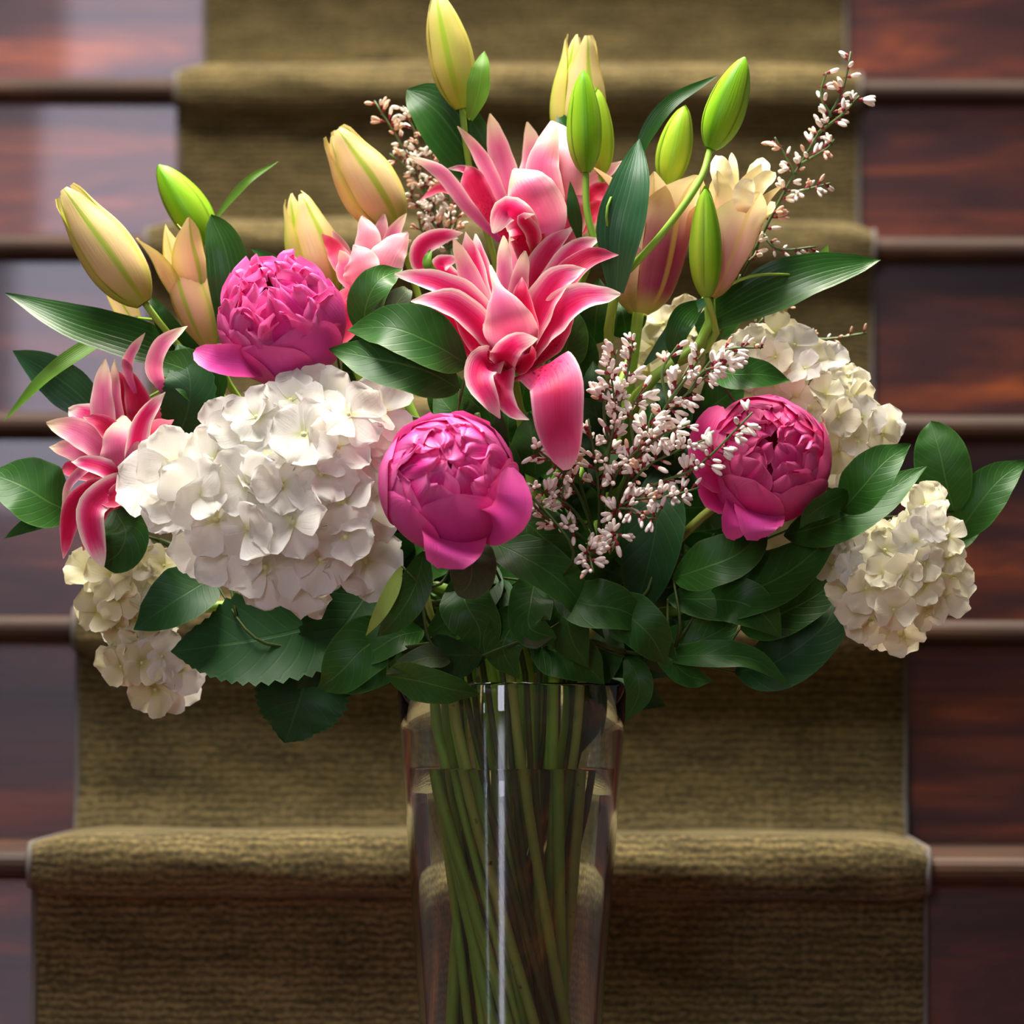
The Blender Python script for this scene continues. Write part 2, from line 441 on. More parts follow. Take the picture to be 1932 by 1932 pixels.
def carpet_mat():
    s = NT('olive_woven_carpet'); s.uv()
    # UV in metres: U across the stair, V along the run
    nz = s.noise(s.vec(s.math('MULTIPLY', s.U, 60.0), s.math('MULTIPLY', s.V, 60.0), 0.0), 1.0, 3.0)
    vv = s.math('ADD', s.math('MULTIPLY', s.V, 2 * math.pi / 0.0066), s.math('MULTIPLY', nz, 9.0))
    band = s.math('MULTIPLY_ADD', s.math('SINE', vv), 0.5, 0.5)
    loop = s.noise(s.vec(s.math('MULTIPLY', s.U, 210.0), s.math('MULTIPLY', s.V, 300.0), 3.0), 1.0, 2.0)
    big = s.noise(s.vec(s.math('MULTIPLY', s.U, 16.0), s.math('MULTIPLY', s.V, 42.0), 7.0), 1.0, 4.0, .6)
    f = s.math('ADD', s.math('MULTIPLY', band, 0.22), s.math('MULTIPLY', loop, 0.78))
    f = s.math('ADD', f, s.math('MULTIPLY', s.math('SUBTRACT', big, 0.5), 0.55))
    c = s.ramp(f, [(.24, (43, 37, 24)), (.5, (79, 69, 43)), (.78, (118, 102, 66))])
    h = s.math('ADD', s.math('MULTIPLY', band, 0.22), s.math('MULTIPLY', loop, 1.1))
    return s.finish(c, .95, .05, 0, s.bump(h, .4, .0016), sheen=.1)
M['carpet'] = carpet_mat()
def plain(name, c, rough=.6, spec=.3):
    s = NT(name)
    tc = s.n('ShaderNodeTexCoord').outputs['Object']
    k = s.noise(tc, 120.0, 2.0)
    cc = s.mix(k, lin(c), lin(tuple(min(255, int(x * 1.15)) for x in c)))
    return s.finish(cc, rough, spec)
M['binding'] = plain('carpet_binding', (88, 82, 78), .85, .05)

def glass_mat(name, ior, colr):
    s = NT(name)
    g = s.n('ShaderNodeBsdfGlass'); g.inputs['Color'].default_value = colr
    g.inputs['Roughness'].default_value = 0.0; g.inputs['IOR'].default_value = ior
    s.t.links.new(g.outputs[0], s.out.inputs[0])
    return s.m
M['glass'] = glass_mat('clear_glass', 1.47, (.97, .985, .975, 1))
M['water'] = glass_mat('water', 1.33, (.975, .985, .96, 1))

# ---------------------------------------------------------------- staircase and floor
TREAD, RISER, Y0, NSTEP = 0.28, 0.1858, 3.70, 9
STAIR_X = -0.116
SX0, SX1 = -1.25, 1.15
NOSE, NTH = 0.038, 0.022

def box(name, x0, x1, y0, y1, z0, z1, mat, bev=0.0):
    v = [(x0, y0, z0), (x1, y0, z0), (x1, y1, z0), (x0, y1, z0), (x0, y0, z1), (x1, y0, z1), (x1, y1, z1), (x0, y1, z1)]
    f = [(0, 3, 2, 1), (4, 5, 6, 7), (0, 1, 5, 4), (1, 2, 6, 5), (2, 3, 7, 6), (3, 0, 4, 7)]
    return mesh_raw(name, v, f, mat, False)

floor = bpy.data.objects.new('floor', box('floor', -2.6, 2.4, -1.0, Y0, -0.03, 0.0, M['wood']))
col.objects.link(floor); floor['kind'] = 'structure'
floor['label'] = 'dark wooden floor at the foot of the stairs'; floor['category'] = 'floor'

stairs = thing('staircase', 'dark stained wooden staircase with glossy reddish risers and rounded treads', 'staircase', (STAIR_X, Y0, 0), kind='structure')
for k in range(NSTEP):
    yr = Y0 + k * TREAD
    me = box('riser', SX0, SX1, yr, yr + 0.02, k * RISER, (k + 1) * RISER - NTH, M['wood'])
    part('riser', me, stairs)
    # tread with a bullnose front edge
    zt, rr = (k + 1) * RISER, NTH / 2
    prf = [(yr + TREAD + 0.0, zt - NTH), (yr + TREAD + 0.0, zt)]
    for a in range(0, 9):
        w = math.pi / 2 + math.pi * a / 8
        prf.append((yr - NOSE + rr + math.cos(w) * rr, zt - rr + math.sin(w) * rr))
    n = len(prf)
    v = [(x, y, z) for x in (SX0, SX1) for (y, z) in prf]
    f = [tuple(range(n)), tuple(range(2 * n - 1, n - 1, -1))] + [(i, i + n, (i + 1) % n + n, (i + 1) % n) for i in range(n)]
    part('tread', mesh_raw('tread', v, f, M['wood_tread'], False), stairs)

# carpet runner: one strip following risers and treads
RW, CT = 0.69, 0.011
PUFF = []
def runner_profile(c):
    p = [(Y0 - c, 0.004)]; PUFF.clear(); PUFF.append(0.0)
    for k in range(NSTEP):
        yr, zt = Y0 + k * TREAD, (k + 1) * RISER
        rr = NTH / 2 + c
        cy, cz = yr - NOSE + NTH / 2, zt - NTH / 2
        for a in range(1, 7): p.append((yr - c, (k * RISER + c + 0.01) + (zt - NTH - 2.2 * c - k * RISER - 0.01) * a / 6)); PUFF.append(0.0)
        p.append((yr - c - 0.004, zt - NTH - c * 1.1)); PUFF.append(0.0)
        for a in range(0, 13):
            w = -math.pi / 2 - math.pi * a / 12
            p.append((cy + math.cos(w) * rr, cz + math.sin(w) * rr)); PUFF.append(0.005 * math.sin(math.pi * (a + 1) / 20))
        for a in range(1, 6): p.append((cy + (yr + TREAD - c - 0.008 - cy) * a / 5, zt + c)); PUFF.append(0.0041 * (1 - a / 5))
    return p
pro = runner_profile(CT)
NXC = 48
cum = [0.0]
for i in range(1, len(pro)): cum.append(cum[-1] + math.dist(pro[i], pro[i - 1]))
rows, uvs = [], []
for i, (y, z) in enumerate(pro):
    row, uvr = [], []
    for j in range(NXC + 1):
        x = STAIR_X - RW / 2 + RW * j / NXC
        ed = min(j, NXC - j) / NXC * RW
        drop = 0.005 * max(0, 1 - ed / 0.03) ** 2          # edges rounded down a little
        wob = 0.0012 * math.sin(x * 21 + i) + 0.0008 * math.sin(x * 53 + i * 1.7)
        # push along the local outward normal
        t = np.array(pro[min(i + 1, len(pro) - 1)]) - np.array(pro[max(i - 1, 0)])
        nrm = np.array([-t[1], t[0]]) / (np.linalg.norm(t) + 1e-9)
        wob += PUFF[i] * (1 - max(0, 1 - ed / 0.06) ** 2)      # the pile bulges over the nosing
        row.append((x, y + nrm[0] * (wob - drop), z + nrm[1] * (wob - drop)))
        uvr.append((x, cum[i]))
    rows.append(row); uvs.append(uvr)
runner = thing('carpet_runner', 'olive brown woven carpet runner laid down the middle of the staircase', 'carpet', (STAIR_X, Y0, 0.0))
cm = mesh_grid('runner_pile', rows, uvs, M['carpet'])
part('runner_pile', cm, runner)
for sx in (-1, 1):
    xb = STAIR_X + sx * (RW / 2 + 0.0005)
    v, f = [], []
    pb = runner_profile(CT - 0.0055)
    for (y, z) in pb:
        v.append((xb, y, z))
    vv, ff = tube_geo([Vector(q) for q in v], 0.0027, 6)
    part('edge_binding', mesh_raw('edge_binding', vv, ff, M['binding']), runner)

# ---------------------------------------------------------------- glass vase and water
rimp = P(967, 1288, 0)
VX, VY, VZ = rimp.x, rimp.y, rimp.z
def vase_r(z):                                             # outer radius
    return 0.0568 + (0.0799 - 0.0568) * (z / VZ)
WALL = 0.0042
def lathe(name, prf, mat, n=96, closed=False):
    verts, faces = [], []
    m = len(prf)
    for k in range(n):
        a = 2 * math.pi * k / n
        for (r, z) in prf: verts.append((VX + math.cos(a) * r, VY + math.sin(a) * r, z))
    for k in range(n):
        k2 = (k + 1) % n
        for i in range(m - 1):
            faces.append((k * m + i, k2 * m + i, k2 * m + i + 1, k * m + i + 1))
    return mesh_raw(name, verts, faces, mat)
vase = thing('glass_vase', 'tall clear tapered glass vase full of water and stems before the stairs', 'vase', (VX, VY, 0))
BASE = 0.018
outer = [(0.0001, 0.001), (0.045, 0.001), (vase_r(0) - .002, 0.0022), (vase_r(0), 0.006)] + [(vase_r(z), z) for z in np.linspace(0.03, VZ - 0.002, 10)]
rim = [(vase_r(VZ) - 0.001, VZ), (vase_r(VZ) - WALL + 0.001, VZ)]
inner = [(vase_r(z) - WALL, z) for z in np.linspace(VZ - 0.002, BASE + 0.006, 10)] + [(vase_r(BASE) - WALL - 0.006, BASE), (0.0001, BASE)]
part('glass_wall', lathe('glass_wall', outer + rim + inner, M['glass']), vase)
WZ = P(967, 1448, 0).z
wi = [(0.0001, BASE + 0.0006), (vase_r(BASE) - WALL - 0.0068, BASE + 0.0006)] + [(vase_r(z) - WALL - 0.0005, z) for z in np.linspace(BASE + 0.0066, WZ - 0.001, 10)] + \
     [(vase_r(WZ) - WALL - 0.0014, WZ), (0.0001, WZ - 0.0004)]
water = bpy.data.objects.new('water', lathe('water', wi, M['water']))
col.objects.link(water)
water['label'] = 'clear water filling the glass vase around the cut stems'; water['category'] = 'water'

STEMS = []
def vase_stem(th, start, via=(), r=0.004, mat='stem', name='stem', seed=0):
    """note a cut stem from the flower's base through the vase mouth to the bottom; drawn once the flowers have settled"""
    STEMS.append((th, Vector(start), via, r, mat, name, seed))

# ---------------------------------------------------------------- flower builders
FOOT = (VX, VY, BASE + 0.004)
LOOSE = set()
G_LILY, G_BUD, G_PEO, G_HYD, G_BROOM, G_LEAF = ('open pink lilies in the bouquet', 'lily buds in the bouquet', 'magenta peonies in the bouquet',
    'white hydrangea heads in the bouquet', 'broom sprigs in the bouquet', 'foliage stems in the bouquet')

def bouquet(name, label, cat, group):
    return thing(name, label, cat, FOOT, group)

def lily(label, petals, base, leaves=(), stem_r=.0037, name='pink_lily', via=(), seed=1, stem='stem'):
    th = bouquet(name, label, 'lily', G_LILY)
    for i, pt in enumerate(petals):
        pts, hw, mat = pt[0], pt[1], pt[2]
        kw = dict(tilt=18, cup=.3, ruffle=.15, nu=24, nv=9)
        if len(pt) > 3: kw.update(pt[3])
        part('petal', ribbon('petal', pts, hw, M[mat], seed=seed * 100 + i, **kw), th)
    add_leaves(th, leaves)
    vase_stem(th, P(*base), via, stem_r, stem, seed=seed)
    return th

def add_leaves(th, leaves):
    for i, lf in enumerate(leaves):
        pts, hw, mat = lf[0], lf[1], lf[2]
        kw = dict(tilt=25, cup=.22, pr='grass', nu=20, nv=7, ruffle=.05)
        if len(lf) > 3: kw.update(lf[3])
        part('leaf', ribbon('leaf', pts, hw, M[mat], seed=i + 3, **kw), th)

def frame_from(axis):
    a = axis.normalized()
    x = a.cross(TOCAM)
    if x.length < .2: x = a.cross(RT)
    x.normalize()
    return a, x, a.cross(x)

BUD_R = [(0, .30), (.06, .55), (.18, .84), (.36, 1), (.55, .96), (.74, .76), (.88, .5), (.96, .27), (1, .07)]
OPEN_R = [(0, .22), (.06, .40), (.2, .62), (.4, .80), (.6, .92), (.8, 1.0), (1, 1.02)]
def bud_tepals(th, base, tip, hw, mats, opening=0.0, phase=0.0, n=3, prefix='tepal', table=None, tipflare=0.0, seed=0,
               bend=0.0, ha_deg=None, lens=None, scale_r=1.0, parent_sub=None, flares=None):
    """tepals wrapped round the axis base -> tip, separate meshes overlapping at their edges"""
    q = random.Random(seed)
    b, t = P(*base), P(*tip)
    ax, X, Y = frame_from(t - b)
    L = (t - b).length
    hwm = hw / PXM * scale_r
    tab = table or BUD_R
    for k in range(n):
        ph = phase + 2 * math.pi * k / n
        ha0 = math.radians(ha_deg or (66 if n == 3 else 44))
        ln = (lens[k % len(lens)] if lens else 1 - q.uniform(0, .05))
        fl = tipflare if flares is None else flares[k % len(flares)]
        rows, uvs = [], []
        nu, nv = 20, 9
        for i in range(nu):
            u = i / (nu - 1)
            r = prof(tab, u) * hwm
            flare = fl * max(0, (u - .72) / .28) ** 2 * hwm
            # angular half width narrows to a point where the tepals part
            ha = ha0 * (1 if u < .62 else max(.03, 1 - ((u - .62) / .38) ** 1.6 * opening))
            row, uvr = [], []
            for j in range(nv):
                v = -1 + 2 * j / (nv - 1)
                w = ph + v * ha
                rr = r * (1 + .05 * math.cos(v * math.pi) * (1 - u * .5) + .018 * v + .035 * math.exp(-(v / .16) ** 2))
                rr = rr + flare
                ripple = .02 * hwm * math.sin(u * 16 + k * 2 + v * 2) * abs(v) * (1 if opening else .3)
                p = b + ax * (L * ln * u) + (X * math.cos(w) + Y * math.sin(w)) * (rr + ripple)
                p += X * (bend * L * u * u)
                row.append(p); uvr.append((u, (v + 1) / 2))
            rows.append(row); uvs.append(uvr)
        mt = mats[k % len(mats)]
        part(prefix, mesh_grid(prefix, rows, uvs, M[mt]), th)

def lily_bud(label, base, tip, hw, mats, stem_via=(), opening=0.0, tipflare=0.0, leaves=(), seed=0, stem_r=.0026, phase=.5, bend=0.0, name='lily_bud', **kw):
    th = bouquet(name, label, 'flower bud', G_BUD)
    bud_tepals(th, base, tip, hw, mats, opening, phase, 3, 'tepal', tipflare=tipflare, seed=seed, bend=bend, **kw)
    if opening > 0:
        bud_tepals(th, base, tip, hw * .86, mats, opening, phase + math.pi / 3, 3, 'inner_tepal', tipflare=tipflare * .6, seed=seed + 9, bend=bend)
    add_leaves(th, leaves)
    vase_stem(th, P(base[0], base[1] - 2, base[2]), stem_via, stem_r, 'stem', seed=seed + 40)
    return th

def peony(label, c, Rpx, axis, rings, seed, via=(), extra=(), leaves=(), shift=.25, guards=()):
    q = random.Random(seed)
    th = bouquet('peony', label, 'peony', G_PEO)
    C = P(*c)
    A = (RT * axis[0] + UP * axis[1] + TOCAM * axis[2]).normalized()
    _, X, Y = frame_from(A)
    R = Rpx / PXM
    tab = [(0, .4), (.3, .82), (.6, 1), (.8, .95), (.91, .78), (.97, .52), (1, .12)]
    jobs = []
    for (cnt, rf, th0, th1, hwd, mat, ruf, curl) in rings:
        for k in range(cnt):
            jobs.append((2 * math.pi * (k + q.uniform(-.18, .18)) / cnt + rf * 5, rf * q.uniform(.965, 1.03), th0, th1 + q.uniform(-7, 7),
                         hwd * q.uniform(.85, 1.15), mat, ruf, curl))
    for (g, rf, th0, th1, hwd, mat, curl) in guards:          # single petals facing a given way
        gv = RT * g[0] + UP * g[1] + TOCAM * g[2]
        jobs.append((math.atan2(gv.dot(Y), gv.dot(X)), rf, th0, th1, hwd, mat, .015, curl))
    for (ph, rf, th0, th1, hwd, mat, ruf, curl) in jobs:
        r0 = R * rf
        t1 = math.radians(th1); t0 = math.radians(th0); hwa = math.radians(hwd)
        p1, p2, p3 = q.uniform(0, 6.3), q.uniform(0, 6.3), q.uniform(0, 6.3)
        nu, nv = 15, 11
        rows, uvs = [], []
        up = A * (R * (1 - min(rf, 1)) * shift)
        for i in range(nu):
            u = (i / (nu - 1)) ** .8
            thx = t0 + (t1 - t0) * u
            d0 = A * math.cos(thx) + (X * math.cos(ph) + Y * math.sin(ph)) * math.sin(thx)
            side = (-X * math.sin(ph) + Y * math.cos(ph))
            w = hwa * prof(tab, u)
            row, uvr = [], []
            for j in range(nv):
                v = -1 + 2 * j / (nv - 1)
                d = (d0 * math.cos(v * w) + side * math.sin(v * w)).normalized()
                rr = r0 * (1 + curl * u ** 4 + ruf * u * u * (math.sin(v * 3.6 + p1) * .7 + math.sin(v * 6.5 + p2 + u * 3) * .3) + .03 * v)
                row.append(C + up + d * rr + A * (ruf * .35 * r0 * math.sin(v * 4 + p3) * u ** 3)); uvr.append((u, (v + 1) / 2))
            rows.append(row); uvs.append(uvr)
        part('petal', mesh_grid('petal', rows, uvs, M[mat]), th)
    for i, pt in enumerate(extra):
        kw = dict(tilt=10, cup=.3, pr='blunt', nu=16, nv=9, ruffle=.05)
        if len(pt) > 3: kw.update(pt[3])
        part('petal', ribbon('petal', pt[0], pt[1], M[pt[2]], seed=seed + i, **kw), th)
    add_leaves(th, leaves)
    vase_stem(th, C - A * R * .9, via, .0034, 'stem_olive', seed=seed)
    return th

# ---- hydrangea
def floret_petal(name, mat, seed):
    q = random.Random(seed)
    tab = [(0, .14), (.25, .62), (.55, 1), (.8, .93), (.93, .66), (1, .22)]
    up, side = q.uniform(-.16, .30), q.uniform(-.12, .32)
    p1, p2 = q.uniform(0, 6.3), q.uniform(0, 6.3)
    wmax = q.uniform(.50, .64)
    rows, uvs = [], []
    for i in range(9):
        u = i / 8
        w = wmax * prof(tab, u)
        row, uvr = [], []
        for j in range(7):
            v = -1 + 2 * j / 6
            z = up * u * u + side * w * v * v + .085 * u * math.sin(v * 3.4 + p1 + u * 4) + .035 * u * math.sin(v * 8 + p2) + .03
            row.append((u * (1 - .06 * v * v), v * w * (1 + .03 * math.sin(u * 19 + p2)), z)); uvr.append((u, (v + 1) / 2))
        rows.append(row); uvs.append(uvr)
    return mesh_grid(name, rows, uvs, M[mat])
PETALS = {m: [floret_petal('petal', m, i + 31) for i in range(16)] for m in ('hyd', 'hyd_cream', 'hyd_green')}
def eye_mesh():
    v, f = tube_geo([Vector((0, 0, -.55)), Vector((0, 0, -.05)), Vector((0, 0, .0)), Vector((0, 0, .06)), Vector((0, 0, .10))], [.035, .04, .085, .075, .02], 7)
    return mesh_raw('floret', v, f, M['eye'])
EYE = eye_mesh()

def inside(poly, x, y):
    c = False
    for i in range(len(poly)):
        x0, y0 = poly[i]; x1, y1 = poly[i - 1]
        if (y0 > y) != (y1 > y) and x < (x1 - x0) * (y - y0) / (y1 - y0) + x0: c = not c
    return c
def edge_dist(poly, x, y):
    best, bn = 1e9, (0, 0)
    for i in range(len(poly)):
        a, b = np.array(poly[i - 1], float), np.array(poly[i], float)
        p = np.array((x, y)); ab = b - a
        s = min(max(np.dot(p - a, ab) / (ab @ ab), 0), 1)
        d = p - (a + ab * s)
        if np.hypot(*d) < best: best, bn = np.hypot(*d), d
    return best, bn

def hydrangea(label, poly, t0, depth, size, spacing, mats, inset, seed, via=(), leaves=(), extra=(), rimr=None, stem_top=None, tilt_up=0.25):
    q = random.Random(seed)
    th = bouquet('hydrangea', label, 'hydrangea', G_HYD)
    xs, ys = [p[0] for p in poly], [p[1] for p in poly]
    cx, cy = sum(xs) / len(xs), sum(ys) / len(ys)
    rimr = rimr or max(max(xs) - min(xs), max(ys) - min(ys)) * .36
    pts = []
    for layer, (sp, ins, dz) in enumerate(((spacing, inset, 0.0), (spacing * 1.15, inset * 1.3, -1.5))):
        lay = []
        for _ in range(5000):
            x, y = q.uniform(min(xs), max(xs)), q.uniform(min(ys), max(ys))
            if not inside(poly, x, y): continue
            d, g = edge_dist(poly, x, y)
            if d < ins: continue
            if any((x - a[0]) ** 2 + (y - a[1]) ** 2 < sp * sp for a in lay): continue
            lay.append((x, y, d, g, dz))
        pts += lay
    pts += [(e[0], e[1], 0, (0, 0), e[2]) for e in extra]
    for (x, y, d, g, dz) in pts:
        k = min(1, (d - inset * .5) / rimr)
        k = max(k, 0.0)
        h = math.sqrt(max(0, 1 - (1 - k) ** 2))
        t = t0 + depth * h + dz + q.uniform(-.35, .35)
        ox, oy = x - cx, y - cy
        ln = math.hypot(ox, oy) + 1e-6
        lean = (1 - h) * 1.05 + .12
        n = (TOCAM + (RT * (ox / ln) - UP * (oy / ln)) * lean + UP * tilt_up
             + RT * q.uniform(-.38, .38) + UP * q.uniform(-.38, .38)).normalized()
        s = size * q.uniform(.82, 1.18) / PXM
        z = n; xax = z.cross(Vector((q.uniform(-1, 1), q.uniform(-1, 1), q.uniform(-1, 1)))).normalized(); yax = z.cross(xax)
        m4 = Matrix((xax, yax, z)).transposed().to_4x4()
        Wm = Matrix.Translation(P(x, y, t)) @ m4 @ Matrix.Scale(s, 4)
        fl = part('floret', EYE, th, Wm)
        mt = q.choice(mats)
        for a in range(4):
            rot = Matrix.Rotation(math.pi / 2 * a + q.uniform(-.15, .15), 4, 'Z') @ Matrix.Rotation(q.uniform(-.55, .28), 4, 'Y') @ \
                Matrix.Rotation(q.uniform(-.32, .32), 4, 'X') @ Matrix.Scale(q.uniform(.9, 1.12), 4)
            subpart('petal', q.choice(PETALS[mt]), fl, rot)
    add_leaves(th, leaves)
    top = stem_top or (cx, cy, t0 - 1)
    vase_stem(th, P(*top), via, .0042, 'stem', seed=seed)
    return th

# ---- broom
def blossom_mesh(kind, seed):
    q = random.Random(seed)
    v, f, mi = [], [], []
    def add(vf, m):
        b = len(v); v.extend(vf[0]); f.extend(tuple(i + b for i in x) for x in vf[1]); mi.extend([m] * len(vf[1]))
    add(tube_geo([Vector((0, 0, -.35)), Vector((0, 0, 0)), Vector((0, 0, .12)), Vector((0, 0, .26))], [.05, .09, .16, .10], 6), 1)
    if kind == 'bud':
        add(tube_geo([Vector((0, 0, .15)), Vector((.02, 0, .35)), Vector((.03, 0, .65)), Vector((.02, 0, .88)), Vector((0, 0, 1.0))], [.08, .15, .17, .12, .03], 6), 0)
    else:
        for k in range(3):
            a = 2.1 * k + q.uniform(-.3, .3)
            sp = (.28, .5)[kind == 'open'] * q.uniform(.8, 1.2)
            d = Vector((math.cos(a) * sp, math.sin(a) * sp, 1)).normalized()
            add(tube_geo([d * .15, d * .4, d * .72 , d * 1.0, d * 1.08], [.05, .13, .17, .12, .03], 6), 0)
    me = mesh_raw('blossom', v, f, None)
    for m in ('blossom', 'calyx'): me.materials.append(M[m])
    me.polygons.foreach_set('material_index', mi)
    me.update()
    return me
BLOS = [blossom_mesh('bud', 1), blossom_mesh('bud', 2), blossom_mesh('half', 3), blossom_mesh('open', 4), blossom_mesh('half', 5)]
BLOS_PINK = []
for b_ in BLOS[:3]:
    c_ = b_.copy(); c_.materials[0] = M['blossom_pink']; BLOS_PINK.append(c_)

def broom(label, twigs, root, seed, via=(), size=16, density=.055, u0=.25, pink=.2, open_w=.4, leaves=(), twig_r=.0009, spread=9):
    """twigs: polylines of (px, py, t); each carries blossoms along its outer part"""
    q = random.Random(seed)
    th = bouquet('broom_sprig', label, 'flower sprig', G_BROOM)
    for tw in twigs:
        wp = [P(*p) for p in tw]
        part('twig', tube('twig', wp, (twig_r * 1.5, twig_r * .8), M['twig'], 5, 14), th)
        cp = [Vector(c) for c in catmull([tuple(p) for p in wp], 60)]
        L = sum((cp[i + 1] - cp[i]).length for i in range(59)) * PXM
        nb = max(3, int(L * (1 - u0) * density))
        for i in range(nb):
            u = u0 + (1 - u0) * (i + q.random()) / nb
            ii = min(int(u * 59), 58)
            T = (cp[ii + 1] - cp[ii]).normalized()
            sd = T.cross(Vector((q.uniform(-1, 1), q.uniform(-1, 1), q.uniform(-1, 1)))).normalized()
            d = (T * q.uniform(.15, .9) + sd * .9 + TOCAM * .15).normalized()
            base = cp[ii] + sd * (q.uniform(.2, 1) * spread / PXM)
            me = q.choice(BLOS_PINK if q.random() < pink else (BLOS[2:] if q.random() < open_w else BLOS[:2]))
            s = size * q.uniform(.75, 1.2) / PXM
            x = d.cross(RT + UP * .3).normalized()
            m4 = Matrix((x, d.cross(x), d)).transposed().to_4x4()
            part('blossom', me, th, Matrix.Translation(base) @ m4 @ Matrix.Scale(s, 4))
    add_leaves(th, leaves)
    vase_stem(th, P(*root), via, .0022, 'twig', seed=seed)
    return th

def foliage(label, leaves, root, seed, via=(), name='foliage_stem', r=.0022, pr='salal', stem='stem_dark', loose=False):
    if loose: LOOSE.add(label)
    th = bouquet(name, label, 'foliage', G_LEAF)
    for i, lf in enumerate(leaves):
        kw = dict(tilt=28, cup=.2, pr=pr, nu=22, nv=9, ruffle=.06)
        if len(lf) > 3: kw.update(lf[3])
        part('leaf', ribbon('leaf', lf[0], lf[1], M[lf[2]], seed=seed * 10 + i, **kw), th)
    vase_stem(th, P(*root), via, r, stem, seed=seed)
    return th

# ---------------------------------------------------------------- the bouquet: lilies
OUT = dict(cup=-.35)
L1 = [
 ([(958,690,8),(985,610,6),(975,500,4),(966,417,3)], 20, 'lily_out', dict(cup=-.2)),
 ([(955,680,8),(925,580,6),(905,500,5),(897,438,4)], 24, 'lily_in'),
 ([(955,680,8),(908,570,7),(893,495,6),(878,434,6)], 25, 'lily_in'),
 ([(952,680,8),(905,575,8.5),(876,500,8),(855,446,8)], 22, 'lily_out', dict(cup=-.2)),
 ([(958,680,8),(955,580,10),(950,505,10),(950,441,9)], 17, 'lily_out', dict(cup=-.3, pr='blunt')),
 ([(962,680,8),(970,590,10),(980,520,11),(991,470,11)], 19, 'lily_out', dict(cup=-.3, pr='blunt')),
 ([(972,680,8),(1000,560,7),(1035,470,7),(1081,424,7)], 27, 'lily_in'),
 ([(980,680,8),(1030,560,8),(1080,475,8),(1137,446,8)], 25, 'lily_in'),
 ([(985,680,8),(1040,560,9),(1105,488,9),(1168,478,9)], 25, 'lily_deep'),
 ([(985,685,9),(1010,600,11),(1050,530,12),(1107,504,12)], 30, 'lily_in', dict(tilt=25)),
 ([(988,690,9),(1030,620,11),(1090,565,13),(1172,553,13)], 31, 'lily_in', dict(tilt=30)),
 ([(990,692,8),(1030,650,9),(1060,600,10),(1090,575,10)], 26, 'lily_deep', dict(tilt=-20)),
 ([(950,672,8),(905,585,10),(830,535,11),(743,514,11)], 25, 'lily_in', dict(tilt=30)),
 ([(952,678,9),(905,615,12),(845,570,13),(774,566,13)], 27, 'lily_in', dict(tilt=32)),
 ([(950,690,8),(890,655,9),(845,600,9.5),(812,568,9)], 22, 'lily_deep', dict(tilt=-10)),
 ([(945,690,9),(905,650,11),(870,600,12),(848,585,12)], 20, 'lily_deep', dict(tilt=0)),
 ([(970,680,10),(962,625,15),(945,565,15.5),(924,497,13)], 48, 'lily_out', dict(pr='spike', cup=-.4, ruffle=.03, tilt=5)),
 ([(1000,670,10),(995,610,13),(985,560,14),(985,520,13.5)], 22, 'lily_deep', dict(cup=.3)),
 ([(958,702,9),(950,672,14),(972,645,17),(1014,636,18)], 25, 'lily_in', dict(tilt=-20, cup=.15, pr='blunt')),
 ([(965,695,10),(985,690,13),(1005,670,15),(1004,650,15.5)], 14, 'lily_deep', dict(cup=.2)),
 ([(962,700,9),(915,682,14),(904,715,16),(925,755,16.5),(943,788,16)], 30, 'lily_in', dict(tilt=0)),
 ([(968,705,9),(950,700,13),(948,740,15),(968,775,15.5),(998,791,16)], 22, 'lily_in', dict(tilt=0, cup=.2)),
 ([(990,700,9),(1028,690,14.5),(1049,722,17.5),(1055,795,18),(1071,886,17)], 50, 'lily_spot', dict(tilt=0, cup=-.16, pr='guard', ruffle=.03)),
 ([(850,530,4),(795,500,3),(795,462,3),(830,443,3),(873,436,3)], 20, 'lily_in', dict(tilt=-10)),
 ([(880,530,4),(845,515,5),(830,495,6),(866,484,6)], 18, 'lily_in', dict(tilt=10)),
 ([(830,515,6),(812,505,7),(806,488,7),(812,468,6.5)], 9, 'lilyleaf_light', dict(cup=.4)),
]
lily('fully open pink lily with white-edged petals and one long spotted petal hanging down', L1, (965, 712, 7), seed=1, via=((968, 800, 4),))

